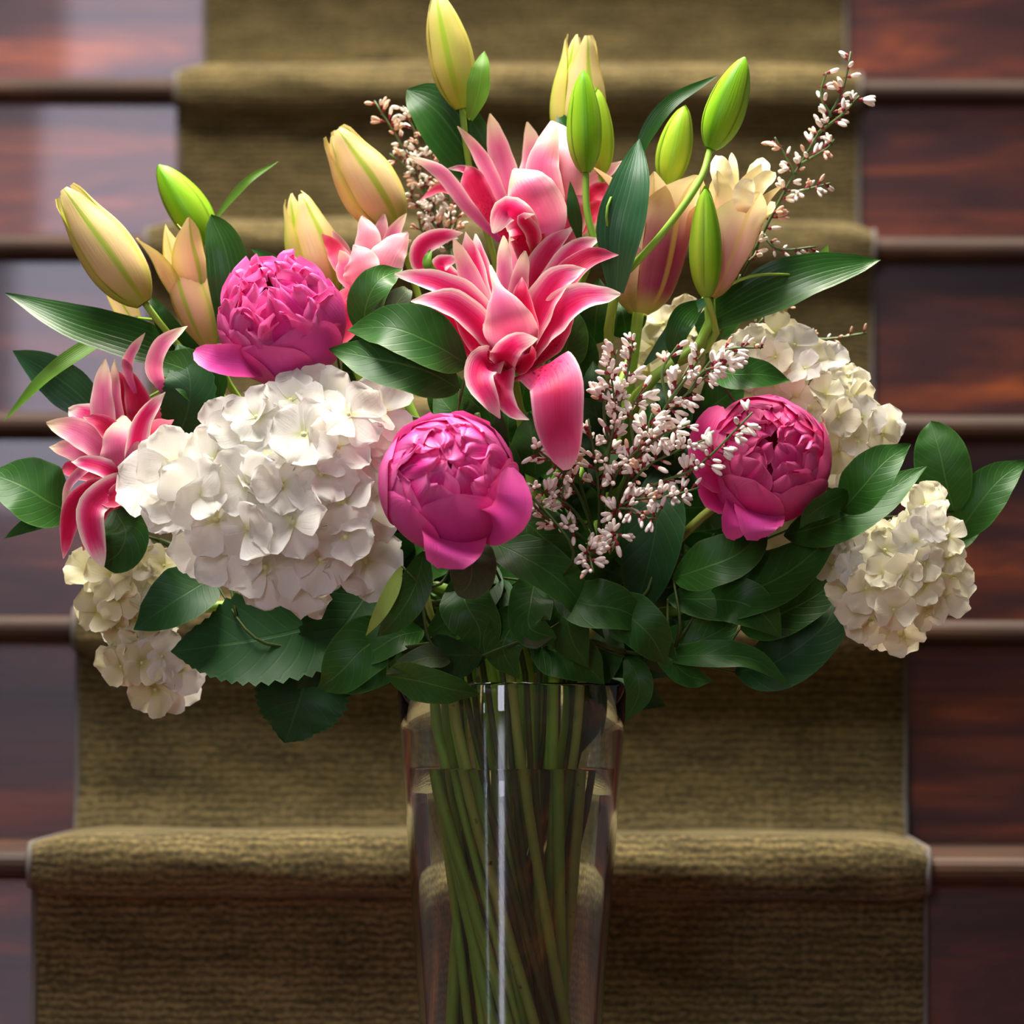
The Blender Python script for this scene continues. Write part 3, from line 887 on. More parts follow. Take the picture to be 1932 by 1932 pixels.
L2 = [
 ([(985,440,-2),(1000,350,-4),(1005,290,-5),(995,230,-5)], 26, 'lily_out', dict(cup=-.2)),
 ([(985,450,-1),(960,350,-2),(942,280,-3),(925,214,-3)], 25, 'lily_out', dict(ruffle=.2)),
 ([(980,450,-1),(945,370,-1),(905,290,-2),(863,238,-2)], 15, 'lily_out', dict(ruffle=.2)),
 ([(945,455,0),(888,395,1),(832,325,1),(769,293,1)], 15, 'lily_out', dict(cup=-.2)),
 ([(960,450,-1),(922,400,-1),(898,350,-1.5),(880,314,-2)], 27, 'lily_deep', dict(pr='blunt')),
 ([(945,440,-2),(905,360,-3),(880,322,-3),(845,318,-3)], 12, 'lily_in'),
 ([(940,445,-2),(880,380,-3),(835,355,-3.5),(790,380,-3)], 11, 'coral'),
 ([(1040,450,-2),(1085,390,-4),(1110,350,-4),(1178,303,-4)], 20, 'lily_pale'),
 ([(1050,455,-1),(1090,410,-2),(1120,370,-2),(1158,348,-2)], 24, 'lily_deep', dict(ruffle=.2)),
 ([(1050,460,0),(1090,430,-1),(1120,400,-1),(1152,378,-1)], 20, 'coral', dict(ruffle=.2)),
 ([(1055,450,-1),(1075,390,-1),(1085,340,-2),(1092,318,-2)], 18, 'lily_deep'),
 ([(1030,450,0),(1048,370,3),(1048,300,3),(1040,228,0)], 58, 'lily_pale', dict(cup=-.4, pr='blunt', ruffle=.05, tilt=10)),
 ([(1030,455,1),(1030,380,4),(1020,310,4),(1050,240,3)], 34, 'lily_out', dict(cup=-.3)),
 ([(1045,470,1),(1072,420,2.5),(1075,375,3),(1085,345,2)], 30, 'lily_out', dict(cup=-.3, pr='blunt')),
 ([(1030,470,2),(1018,410,6),(990,355,7),(968,320,5)], 52, 'lily_out', dict(cup=-.4, pr='blunt', ruffle=.1, tilt=8)),
 ([(990,470,2),(985,420,6),(955,395,8),(930,440,8)], 30, 'lily_in', dict(tilt=-10, pr='blunt')),
 ([(1010,480,3),(1005,440,6),(985,410,8),(1010,404,8)], 16, 'lily_in', dict(tilt=-15)),
 ([(1010,490,2),(1000,470,4),(985,440,4),(960,440,4)], 34, 'lily_deep', dict(pr='blunt')),
]
lily('open pink lily with thin curling petals behind the fully open one', L2, (1015, 480, -1), seed=2, via=((1000, 640, -3), (990, 850, -2)))

L3 = [
 ([(245,900,4),(262,840,3),(290,790,2),(312,772,2)], 38, 'coral', dict(pr='blunt', cup=-.2)),
 ([(240,900,5),(240,800,3),(225,740,3),(205,690,3)], 30, 'lily_deep', dict(pr='blunt')),
 ([(250,880,5),(262,800,4),(258,760,4),(232,692,3)], 26, 'lily_deep'),
 ([(235,900,6),(200,830,7),(188,750,7),(192,674,6)], 23, 'lily_out', dict(cup=.3)),
 ([(238,900,5),(225,830,6),(212,760,6),(210,676,4)], 14, 'lily_out'),
 ([(235,900,5),(200,840,7),(165,790,7),(122,772,6)], 28, 'lily_in', dict(pr='blunt')),
 ([(235,905,6),(190,850,8),(140,815,8),(80,797,7)], 28, 'lily_out'),
 ([(235,910,6),(180,875,7),(130,850,7),(86,842,6)], 20, 'lily_out'),
 ([(230,910,5),(170,890,5),(130,885,5),(108,888,5)], 22, 'lily_deep', dict(pr='blunt')),
 ([(250,925,6),(225,880,10),(215,830,10.5),(228,782,9)], 40, 'lily_out', dict(cup=-.35, pr='blunt')),
 ([(250,930,6),(248,860,10),(262,790,11),(306,738,10)], 20, 'lily_in', dict(tilt=-30)),
 ([(245,925,6),(190,870,9),(130,905,9),(108,962,8)], 10, 'lily_out'),
 ([(250,930,6),(200,915,9),(135,950,10),(112,1055,9)], 21, 'lily_deep', dict(tilt=-10, ruffle=.2)),
 ([(250,930,6),(215,918,10),(166,955,11.5),(168,1010,11.5),(188,1070,11)], 27, 'lily_in', dict(tilt=-5, pr='blunt', ruffle=.15)),
 ([(255,935,5),(225,935,6),(175,970,7),(150,1040,7)], 20, 'lily_deep', dict(tilt=-10)),
 ([(258,940,6),(245,945,7),(235,975,7),(245,1000,6)], 26, 'lily_deep', dict(pr='blunt')),
 ([(250,915,6),(228,850,8.5),(190,800,9),(150,785,8.5)], 22, 'lily_deep', dict(tilt=10)),
 ([(255,915,6),(262,860,9),(285,810,9),(322,790,8)], 26, 'coral', dict(cup=-.2)),
 ([(250,920,7),(205,890,10),(165,875,10),(128,870,9)], 18, 'lily_in', {}),
 ([(245,925,7),(225,930,10.5),(200,945,11),(178,935,10.5)], 20, 'lily_deep', dict(ruffle=.25)),
 ([(306,740,5),(286,695,8),(300,648,8.5),(348,612,8)], 17, 'lily_out', dict(tilt=10)),
 ([(250,740,4),(236,700,5),(240,668,6),(268,625,6)], 11, 'lily_out'),
]
lily('ruffled pink lily facing away beside the large white hydrangea, petals drooping', L3, (262, 925, 3), seed=3, via=((420, 1050, 0), (700, 1180, 0)))

L4 = [
 ([(680,560,0),(660,500,-1),(645,465,-1),(626,432,-1)], 14, 'lily_pale'),
 ([(680,560,1),(650,510,1),(630,470,0),(606,440,0)], 20, 'coral'),
 ([(700,560,0),(712,480,-2),(718,440,-2),(724,402,-2)], 24, 'lily_pale'),
 ([(705,560,0),(725,490,-1),(742,440,-1),(767,400,-1)], 16, 'lily_out'),
 ([(692,565,1),(688,500,2),(690,450,2),(682,405,1)], 28, 'lily_pale', dict(cup=-.3)),
 ([(705,565,2),(715,510,4),(735,470,4),(769,436,3)], 34, 'lily_pale', dict(cup=-.3)),
 ([(690,570,3),(680,530,5),(675,490,5),(665,462,4)], 36, 'lily_pale', dict(cup=-.35)),
 ([(690,545,4),(668,570,6),(650,605,6),(618,640,5)], 36, 'coral', dict(pr='blunt')),
 ([(700,565,3),(735,500,3),(752,460,3),(776,452,3)], 18, 'lily_out', {}),
 ([(690,565,3),(655,520,4),(648,490,4),(640,470,4)], 20, 'lily_out', dict(cup=-.2)),
]
lily('half open blush pink lily behind the frilled peony and dark leaf', L4, (692, 575, -2), seed=4, via=((760, 740, -2), (860, 950, 0)))

# half open pale lilies
FULL_R = [(0, .26), (.05, .50), (.16, .78), (.36, .95), (.6, 1.0), (.8, .98), (1, 1.0)]
th = bouquet('half_open_lily', 'half open lily with purple streaked tepals beside the green leaf blade', 'lily', G_LILY)
bud_tepals(th, (1205, 592, 1), (1246, 330, 0), 70, ['blush_dark', 'blush', 'blush_dark'], 1.0, 1.15, 3, 'tepal', FULL_R, .55, 3, ha_deg=72, flares=(.45, .8, .6))
bud_tepals(th, (1207, 590, 1), (1262, 335, 0), 60, ['blush'], 1.0, .2, 3, 'inner_tepal', FULL_R, .6, 5, ha_deg=60)
vase_stem(th, P(1205, 585, 1), ((1200, 700, 1), (1160, 900, 0)), .0045, 'stem', seed=61)

th = bouquet('half_open_lily', 'half open cream lily showing pale yellow inner petals beside the broom sprig', 'lily', G_LILY)
bud_tepals(th, (1338, 560, 3), (1398, 352, 3), 62, ['cream_lily', 'blush', 'cream_lily'], 1.0, .9, 3, 'tepal', OPEN_R, .5, 7, ha_deg=68, flares=(.8, .25, .5))
bud_tepals(th, (1340, 555, 3), (1400, 335, 2), 54, ['cream_lily'], 1.0, 1.9, 3, 'inner_tepal', OPEN_R, .35, 8, ha_deg=60)
bud_tepals(th, (1345, 520, 3), (1404, 315, 1), 48, ['cream_in'], 1.0, .5, 4, 'inner_petal', OPEN_R, .2, 18, ha_deg=48)
bud_tepals(th, (1350, 500, 3), (1406, 338, 1), 30, ['cream_in'], 1.0, 1.3, 3, 'inner_petal', OPEN_R, .4, 28, ha_deg=55)
for pts, hw in (([(1375,400,3),(1365,340,4),(1352,293,2)],20), ([(1400,400,3),(1425,345,3),(1440,298,1)],21), ([(1415,390,4),(1432,350,4),(1462,325,3)],16),
                ([(1400,400,6),(1405,360,7),(1420,340,7)],20), ([(1385,390,1),(1385,330,1),(1380,288,0)],9)):
    part('inner_petal', ribbon('inner_petal', pts, hw, M['cream_in'], tilt=10, cup=.2, pr='blunt', ruffle=.15), th)
add_leaves(th, [
    ([(1318,612,2),(1420,560,3),(1540,510,3),(1668,482,1)], 46, 'lilyleaf', dict(tilt=30, cup=.2)),
    ([(1340,560,4),(1300,585,5),(1262,635,5),(1212,690,4)], 17, 'lilyleaf_blue', dict(tilt=20)),
    ([(1322,572,4),(1290,600,6),(1274,640,6),(1275,690,5)], 24, 'lilyleaf', dict(tilt=0)),
    ([(1540,520,0),(1552,490,0),(1562,462,0)], 12, 'lilyleaf_light', {}),
])
vase_stem(th, P(1338, 558, 2), ((1322, 640, 3), (1210, 740, 3), (1150, 900, 2)), .0042, 'stem', seed=62)

# ---------------------------------------------------------------- lily buds
lily_bud('tall pale yellow lily bud, the highest point of the bouquet', (872, 205, -3), (822, -22, -3), 42, ['bud_yellow'], ((900, 330, -3), (940, 560, -4), (950, 800, -3)),
         .25, .0, [([(886,225,-2),(902,175,-1),(908,130,-1),(914,96,-2)], 22, 'lilyleaf_light', dict(tilt=20)),
                   ([(925,345,-4),(880,285,-3),(820,205,-3),(766,166,-4)], 58, 'lilyleaf_olive', dict(tilt=15, pr='oval'))], seed=10, phase=.4)
lily_bud('pale cream lily bud with split tip behind a green bud', (1088, 300, -5), (1098, 58, -5), 52, ['bud_cream', 'bud_yellow'], ((1085, 430, -5), (1050, 700, -4)),
         .85, .45, [([(1078,275,-4),(1066,245,-3),(1054,212,-4)], 18, 'lilyleaf', {})], seed=11, phase=.9)
th = bouquet('lily_bud', 'pair of slim green lily buds on one stem above the bluish leaf blade', 'flower bud', G_BUD)
bud_tepals(th, (1105, 325, 4), (1100, 128, 4), 33, ['bud_green'], 0, .6, 3, 'bud_tepal')
bud_tepals(th, (1340, 280, 4), (1407, 104, 4), 37, ['bud_green'], 0, .2, 3, 'bud_tepal')
add_leaves(th, [([(1163,552,5.5),(1170,440,6.5),(1190,350,6),(1206,262,4)], 44, 'lilyleaf_blue', dict(tilt=12, cup=.25)),
                ([(1196,330,3),(1215,265,3),(1265,195,3),(1356,141,2)], 15, 'lilyleaf_olive', dict(tilt=20)),
                ([(1092,455,4),(1082,400,5),(1074,345,5)], 13, 'lilyleaf', {})])
for pts in ([(1105,327,4),(1108,400,4.5),(1128,470,4.5),(1165,530,4)], [(1340,282,4),(1318,345,6),(1250,440,6.5),(1165,532,4)]):
    part('bud_stalk', tube('bud_stalk', [P(*p) for p in pts], (.0024, .0026), M['stem'], 8, 20), th)
vase_stem(th, P(1165, 528, 4), ((1143, 620, 3), (1140, 760, 3)), .0038, 'stem', seed=50)
lily_bud('small lime green lily bud between the two slim green buds', (1258, 348, -3), (1292, 196, -3), 33, ['bud_lime'], ((1235, 480, -4), (1180, 760, -4)), seed=13)
lily_bud('narrow green lily bud in front of the half open cream lily', (1332, 560, 5), (1330, 350, 6), 30, ['bud_green', 'bud_lime'], ((1318, 640, 3), (1220, 760, 1)), seed=14, phase=1.3, bend=.0)
lily_bud('green lily bud hidden behind the upright slim green bud', (1135, 330, -3), (1128, 165, -3), 26, ['bud_lime'], ((1130, 480, -4), (1090, 700, -4)), seed=15)
lily_bud('plump blush lily bud leaning left above the half open blush lily', (748, 432, -5), (628, 242, -4), 58, ['bud_cream', 'bud_blush'], ((790, 560, -6), (860, 800, -4)), .7, .35, seed=16, phase=.75)
lily_bud('cream lily bud rising behind the frilled tilted peony', (622, 560, -3), (555, 360, -3), 52, ['bud_cream', 'bud_yellow'], ((680, 720, -4), (800, 960, -2)), .8, .35,
         [([(540,505,-5),(510,490,-5),(472,468,-5)], 11, 'lilyleaf', {})], seed=17, phase=1.0)
lily_bud('pale yellow lily bud leaning out over a long dark lily leaf', (272, 572, 3), (118, 355, 3), 54, ['bud_cream', 'bud_yellow'], ((310, 620, 2), (430, 760, 0), (720, 1080, 0)), .7, .35,
         [([(400,700,0),(290,655,2),(140,608,3),(8,551,2)], 40, 'lilyleaf', dict(tilt=32)),
          ([(420,720,-1),(340,650,1),(300,590,2),(272,548,1)], 24, 'lilyleaf', dict(tilt=10)),
          ([(200,800,0),(150,745,0),(90,700,0),(24,662,-1)], 42, 'lilyleaf_blue', dict(tilt=-20)),
          ([(262,600,-1),(165,655,.5),(85,712,1.5),(6,796,1)], 15, 'lilyleaf_light', dict(tilt=30))], seed=18, phase=.6)
lily_bud('half open peach lily bud with parted tips beside the broad green leaf', (395, 655, -3), (318, 420, -3), 48, ['bud_blush'], ((480, 780, -4), (720, 1040, -3)), 1.0, .5, seed=19, phase=1.2,
         table=[(0, .10), (.12, .24), (.3, .5), (.5, .8), (.7, 1.0), (.9, .98), (1, .9)],
         leaves=[([(436,650,-2),(440,560,-1),(425,470,-1),(398,405,-2)], 42, 'lilyleaf', dict(tilt=10, pr='oval')),
                 ([(270,640,-4),(235,580,-4),(205,535,-4),(180,520,-4)], 22, 'bud_cream', dict(tilt=10))])  # cream one is a bud tepal, only built and named with the leaves
lily_bud('bright green closed lily bud standing apart above the broad green leaf', (392, 452, -4), (290, 300, -4), 39, ['bud_green', 'bud_lime'], ((440, 560, -5), (560, 800, -5), (780, 1100, -3)), seed=20, phase=.3,
         leaves=[([(405,415,-5),(438,372,-5),(475,335,-5),(526,304,-6)], 8, 'lilyleaf_light', dict(tilt=10))])
lily_bud('tiny yellow lily bud peeping out above the creamy hydrangea', (1462, 612, -5), (1478, 560, -5), 16, ['bud_yellow'], ((1400, 700, -6), (1200, 950, -4)), seed=21)

# ---------------------------------------------------------------- peonies
RG = lambda o, i, g: [
    (6, 1.00, 168, 62 + g, 48, o, .02, .02),
    (6, .97, 150, 50 + g, 38, i, .03, .03),
    (7, .94, 130, 40, 28, i, .05, .04),
    (7, .915, 110, 30, 23, i, .07, .04),
    (6, .885, 90, 21, 20, i, .09, .04),
    (5, .86, 70, 12, 18, i, .11, .03),
    (4, .83, 55, 3, 15, i, .12, .02)]
P1R = [(6, 1.0, 170, 74, 46, 'peony_out', .02, .05), (6, .98, 160, 62, 38, 'peony', .05, .04), (8, .96, 140, 52, 27, 'peony', .14, .08),
       (8, .95, 120, 42, 25, 'peony', .17, .09), (8, .94, 100, 32, 22, 'peony', .18, .08), (7, .92, 85, 23, 20, 'peony', .18, .06), (5, .9, 70, 14, 19, 'peony', .18, .04), (4, .87, 55, 5, 17, 'peony', .16, .0)]
peony('wide open magenta peony tilted upward with a frilled centre', (530, 608, 8), 112, (-.20, .66, .70), P1R, 71, via=((600, 800, 2), (800, 1050, 1)), shift=.25,
      guards=[((-.75, -.3, .5), 1.04, 170, 66, 44, 'peony_out', .05), ((-.2, -.6, .75), 1.06, 170, 64, 40, 'peony_out', .02), ((.42, -.55, .7), 1.07, 170, 57, 40, 'peony_out', .0),
              ((.9, -.2, .35), 1.05, 170, 50, 40, 'peony_out', .0)],
      extra=[([(500,700,8),(455,698,11),(410,692,12.5),(374,676,12)], 30, 'peony_out', dict(tilt=20, pr='guard'))])
peony('tightly cupped magenta peony beside the large white hydrangea', (846, 908, 15), 120, (.02, .36, .92), RG('peony_out', 'peony', 0), 72, via=((860, 1080, 6),),
      guards=[((.15, -.9, .2), 1.05, 165, 33, 40, 'peony_out', .0), ((-.6, -.7, .2), 1.06, 165, 52, 34, 'peony_out', .0), ((.85, -.4, .1), 1.04, 165, 46, 36, 'peony_out', .0),
              ((-1, .1, 0), 1.05, 165, 58, 38, 'peony', .0)],
      extra=[([(900,985,14),(935,985,18),(965,955,19.5),(962,882,18.5)], 36, 'peony_out', dict(tilt=-25, pr='guard', cup=.25)),
             ([(855,985,13),(852,1018,17),(845,1046,19),(836,1072,18.5)], 60, 'peony_out', dict(tilt=-10, pr='guard', cup=.2))])
peony('crimson magenta peony crossed by a bare broom twig', (1448, 866, 10), 116, (.12, .30, .94), RG('peony_out', 'peony_red', 2), 73, via=((1330, 980, 6), (1180, 1120, 4)),
      guards=[((-.4, -.85, .2), 1.04, 165, 42, 36, 'peony_red', .0), ((.45, -.8, .2), 1.05, 165, 46, 36, 'peony_red', .0), ((.95, -.1, 0), 1.05, 165, 50, 40, 'peony_red', .0),
              ((-.8, .5, 0), 1.05, 165, 58, 40, 'peony_red', .0)],
      extra=[([(1405,930,9),(1398,965,12),(1390,990,13.5),(1393,1017,13)], 34, 'peony_out', dict(tilt=-10, pr='guard')),
             ([(1432,940,9),(1434,975,13),(1436,1000,14.5),(1440,1016,14)], 48, 'peony_out', dict(tilt=-10, pr='guard', cup=.2)),
             ([(1390,900,10),(1350,890,13),(1335,840,13),(1362,765,11)], 34, 'peony_red', dict(tilt=0, pr='guard', cup=.25)),
             ([(1400,930,9),(1365,945,11),(1345,930,11.5),(1336,860,11)], 26, 'peony_red', dict(tilt=10, pr='guard'))])

# ---------------------------------------------------------------- hydrangeas
hydrangea('largest pure white hydrangea head with big ruffled florets under the frilled peony',
    [(400,712),(520,690),(640,705),(740,728),(822,738),(826,800),(752,810),(735,900),(750,960),(757,1070),(705,1128),(625,1146),(560,1190),(480,1178),(400,1130),(362,1082),(330,1040),(258,1000),(232,920),(246,845),(330,806),(385,790)],
    5, 9.5, 70, 58, ['hyd'], 44, 81, via=((640, 1080, 2), (800, 1180, 1)), rimr=190, stem_top=(540, 950, 3))
hydrangea('small greenish white hydrangea head drooping below the ruffled lily',
    [(148,1040),(230,1020),(340,1040),(360,1100),(300,1150),(330,1190),(388,1250),(372,1318),(300,1330),(182,1272),(205,1210),(140,1160)],
    -2, 5, 48, 37, ['hyd', 'hyd_green', 'hyd_green'], 24, 82, via=((480, 1200, -3), (750, 1230, -1)), rimr=100, stem_top=(290, 1150, -3), tilt_up=.05)
hydrangea('creamy hydrangea head behind the crimson peony',
    [(1340,630),(1440,596),(1535,618),(1605,680),(1660,740),(1708,795),(1725,868),(1668,860),(1612,890),(1575,940),(1510,840),(1440,760),(1355,730)],
    -2, 6, 42, 37, ['hyd_cream', 'hyd_cream', 'hyd'], 24, 83, via=((1350, 900, -2), (1150, 1100, -1)), rimr=120, stem_top=(1480, 760, -3))
hydrangea('cream hydrangea head hanging low against the dark wooden risers',
    [(1745,905),(1800,945),(1832,1020),(1822,1125),(1775,1205),(1700,1236),(1615,1226),(1572,1160),(1568,1100),(1508,1078),(1555,1005),(1640,978),(1700,950)],
    1, 7, 43, 38, ['hyd_cream', 'hyd_cream', 'hyd'], 26, 84, via=((1450, 1170, -4), (1180, 1210, -1)), rimr=120, stem_top=(1640, 1090, -1))
hydrangea('pale hydrangea deep in the bouquet behind the half open lily with purple streaks',
    [(1200,620),(1275,548),(1330,562),(1320,660),(1345,750),(1255,800),(1195,740)],
    -6, 3, 44, 40, ['hyd_cream'], 24, 85, via=((1220, 820, -5), (1080, 1050, -3)), rimr=80, stem_top=(1260, 690, -7))

# ---------------------------------------------------------------- broom sprigs
broom('tall broom sprig of tiny white blossoms reaching up beside the half open cream lily', [
    [(1400,520,0),(1470,380,-1),(1545,250,-1),(1590,170,-1),(1606,96,-1)], [(1545,250,-1),(1590,215,0),(1622,180,0)],
    [(1510,310,-1),(1560,280,0),(1575,262,0)], [(1480,370,-1),(1530,355,0),(1568,345,0)], [(1500,330,-1),(1480,290,-1),(1462,258,-1)],
    [(1440,440,-1),(1470,470,0),(1540,465,0)], [(1430,460,-1),(1425,480,0),(1412,492,1)], [(1570,220,-1),(1550,180,-1),(1560,135,-1)]],
    (1400, 520, 0), 91, via=((1340, 680, -2), (1180, 950, -2)), size=24, density=.085, u0=.12, pink=.25, open_w=.2, spread=7)
CT_ = (1130, 1040, 4)
broom('broad broom sprig of cream blossoms filling the gap beside the spotted hanging petal', [
    [CT_,(1140,900,8),(1160,780,10),(1150,690,10)], [CT_,(1150,850,8),(1185,700,9),(1195,630,8)],
    [CT_,(1200,860,9),(1260,760,11),(1300,690,11)], [CT_,(1220,830,9),(1310,730,11),(1390,665,11)], [(1300,740,11),(1360,665,11),(1440,655,11)],
    [CT_,(1200,900,10),(1280,850,12),(1330,830,13)], [CT_,(1210,930,10),(1300,890,12),(1340,860,13),(1420,778,14)],
    [CT_,(1180,950,10),(1250,940,12),(1320,920,13)], [CT_,(1090,930,8),(1040,870,11),(1000,840,12)], [CT_,(1080,960,8),(1030,930,11),(1000,915,12)],
    [CT_,(1080,1000,9),(1040,985,11),(1005,950,12)], [CT_,(1110,1030,9),(1115,1060,12),(1120,1080,13)], [CT_,(1150,1020,9),(1165,1010,12),(1150,1045,13)],
    [CT_,(1130,930,8),(1120,850,9),(1110,790,9)], [CT_,(1160,900,9),(1210,840,11),(1230,780,12)], [(1260,760,11),(1250,700,11),(1280,650,11)],
    [CT_,(1090,900,7),(1070,880,9),(1060,940,10)], [(1300,740,11),(1330,700,12),(1375,690,12)], [(1260,760,11),(1290,720,12),(1330,660,12)], [CT_,(1190,880,9),(1250,820,12),(1300,800,13)], [(1150,850,8),(1140,760,10),(1165,660,10)], [CT_,(1170,960,10),(1230,980,12),(1245,960,13)], [(1200,860,9),(1190,780,10),(1215,730,11)]],
    CT_, 92, via=((1090, 1150, 2),), size=26, density=.10, u0=.5, pink=.1, open_w=.6, spread=12)
broom('blurred broom sprig of pinkish buds behind the plump leaning lily bud', [
    [(850,470,-9),(800,350,-9),(750,260,-9),(706,190,-9)], [(800,360,-9),(790,270,-9),(760,200,-9)], [(820,400,-9),(815,310,-9),(800,250,-9)],
    [(830,420,-9),(780,330,-9),(735,290,-9)], [(840,450,-9),(800,400,-9),(770,360,-9)], [(845,460,-9),(850,390,-9),(830,330,-9)], [(850,470,-9),(860,420,-9),(865,380,-9)],
    [(850,470,-9),(800,440,-9),(790,410,-9)]],
    (850, 470, -9), 93, via=((900, 700, -8), (940, 1000, -5)), size=21, density=.15, u0=.05, pink=.4, open_w=.35, spread=9)
broom('faint pinkish broom sprig peeping out above the creamy hydrangea', [
    [(1400,700,-6),(1480,640,-7),(1560,640,-7),(1635,628,-7)], [(1400,700,-6),(1450,620,-7),(1500,570,-7)], [(1480,640,-7),(1530,660,-7),(1600,680,-7)],
    [(1400,690,-6),(1410,640,-6),(1440,600,-6)], [(1440,640,-6),(1470,600,-6),(1465,570,-6)]],
    (1400, 700, -6), 94, via=((1250, 900, -6), (1080, 1100, -4)), size=15, density=.07, u0=.3, pink=.75, open_w=.2, spread=8)

# ---------------------------------------------------------------- foliage
foliage('two broad bright green leaves between the frilled peony and open pink lily', [
    ([(882,688,10),(820,650,12),(740,618,12),(655,622,10)], 50, 'leaf_bright', dict(tilt=30)),
    ([(868,735,9),(800,700,11),(720,680,11),(622,660,9)], 52, 'leaf_bright', dict(tilt=25)),
    ([(690,640,5),(690,580,6),(715,530,6),(760,508,4)], 34, 'leaf_dark', dict(tilt=20)),
    ([(700,640,6),(735,590,7),(765,550,7),(770,545,6)], 26, 'leaf_under', dict(tilt=10))], (900, 780, 5), 101, via=((930, 950, 3),))
foliage('leafy green stem reaching out under the ruffled pink lily', [
    ([(135,968,2),(90,945,3),(40,915,3),(-25,890,2)], 58, 'leaf_mid', dict(tilt=25)),
    ([(130,970,2),(85,982,3),(45,995,3),(8,1016,2)], 15, 'leaf_mid', {}),
    ([(225,960,2),(245,1000,4),(232,1040,4),(200,1062,3)], 44, 'leaf_dark', dict(tilt=0, pr='oval'))], (300, 1020, 0), 102, via=((520, 1130, -2), (780, 1210, -1)))
foliage('glossy green leaves fanning out between the crimson peony and low cream hydrangea', [
    ([(1588,965,7),(1630,915,9),(1670,870,9),(1718,838,8)], 42, 'leaf_fresh', dict(tilt=20)),
    ([(1480,1010,5),(1570,985,7),(1660,935,7),(1748,880,6)], 46, 'leaf_dark', dict(tilt=30)),
    ([(1800,965,1),(1785,910,2),(1772,850,2),(1756,795,1)], 52, 'leaf_fresh', dict(tilt=5, pr='oval')),
    ([(1800,1020,0),(1840,960,1),(1885,905,1),(1938,868,0)], 42, 'leaf_bright', dict(tilt=20)),
    ([(1795,1040,0),(1822,1020,0),(1850,1003,0)], 12, 'leaf_mid', {}),
    ([(1600,930,8),(1560,950,10),(1530,970,10),(1508,998,9)], 22, 'leaf_fresh', dict(tilt=-20)),
    ([(1345,700,8),(1390,705,10),(1440,706,10),(1492,718,9)], 30, 'leaf_dark', dict(tilt=20))], (1420, 1080, 2), 103, via=((1220, 1170, 1),))
foliage('drooping dark leaf stem with pointed tips below the crimson peony', [
    ([(1250,1240,6),(1330,1236,8),(1420,1244,8),(1494,1298,7)], 24, 'leaf_mid', dict(tilt=35)),
    ([(1390,1270,3),(1470,1250,5),(1560,1180,5),(1580,1110,3)], 56, 'hydleaf', dict(tilt=20)),
    ([(1330,1130,6),(1390,1135,8),(1440,1160,8),(1474,1204,7)], 42, 'leaf_mid', dict(tilt=20)),
    ([(1270,1090,6),(1330,1070,8),(1400,1040,8),(1450,985,6)], 44, 'leaf_dark', dict(tilt=25)),
    ([(1260,1130,5),(1370,1125,7),(1480,1085,7),(1600,985,5)], 52, 'leaf_dark', dict(tilt=35)),
    ([(1230,1200,5),(1290,1215,6),(1350,1195,6),(1400,1160,5)], 40, 'leaf_dark', dict(tilt=10)),
    ([(1400,1185,2),(1460,1165,4),(1530,1130,4),(1600,1085,2)], 44, 'leaf_dark', dict(tilt=20)),
    ([(1240,1215,6),(1270,1250,7),(1300,1275,7),(1345,1285,6)], 26, 'leaf_dark', {}),
    ([(1150,1190,7),(1200,1190,9),(1245,1210,9),(1278,1248,8)], 26, 'leaf_mid', dict(tilt=30))], (1180, 1230, 3), 104)
foliage('dark green leaves hanging over the vase rim below the cupped peony', [
    ([(800,1040,12),(785,1100,13),(752,1160,13),(712,1202,11)], 30, 'leaf_dark', dict(tilt=-10)),
    ([(758,1068,13),(738,1115,14),(712,1165,14),(690,1200,13)], 14, 'leaf_pale', dict(tilt=-10, cup=.1)),
    ([(880,1010,10),(890,1060,12),(886,1100,12),(864,1124,11)], 42, 'leaf_under', dict(tilt=-15, pr='oval')),
    ([(850,1245,8),(810,1240,10),(770,1252,10),(728,1272,9)], 20, 'leaf_under', dict(tilt=30)),
    ([(730,1275,8),(790,1285,11),(850,1300,11),(905,1310,9)], 34, 'leaf_dark', dict(tilt=-25)),
    ([(760,1180,5),(690,1220,7),(640,1270,7),(600,1300,5)], 52, 'leaf_dark', dict(tilt=10)),
    ([(760,1230,4),(700,1260,6),(660,1280,6),(610,1300,5)], 40, 'leaf_dark', dict(tilt=10)),
    ([(800,1190,5),(750,1200,7),(700,1230,7),(640,1252,6)], 30, 'leaf_mid', dict(tilt=25))], (850, 1220, 3), 105)
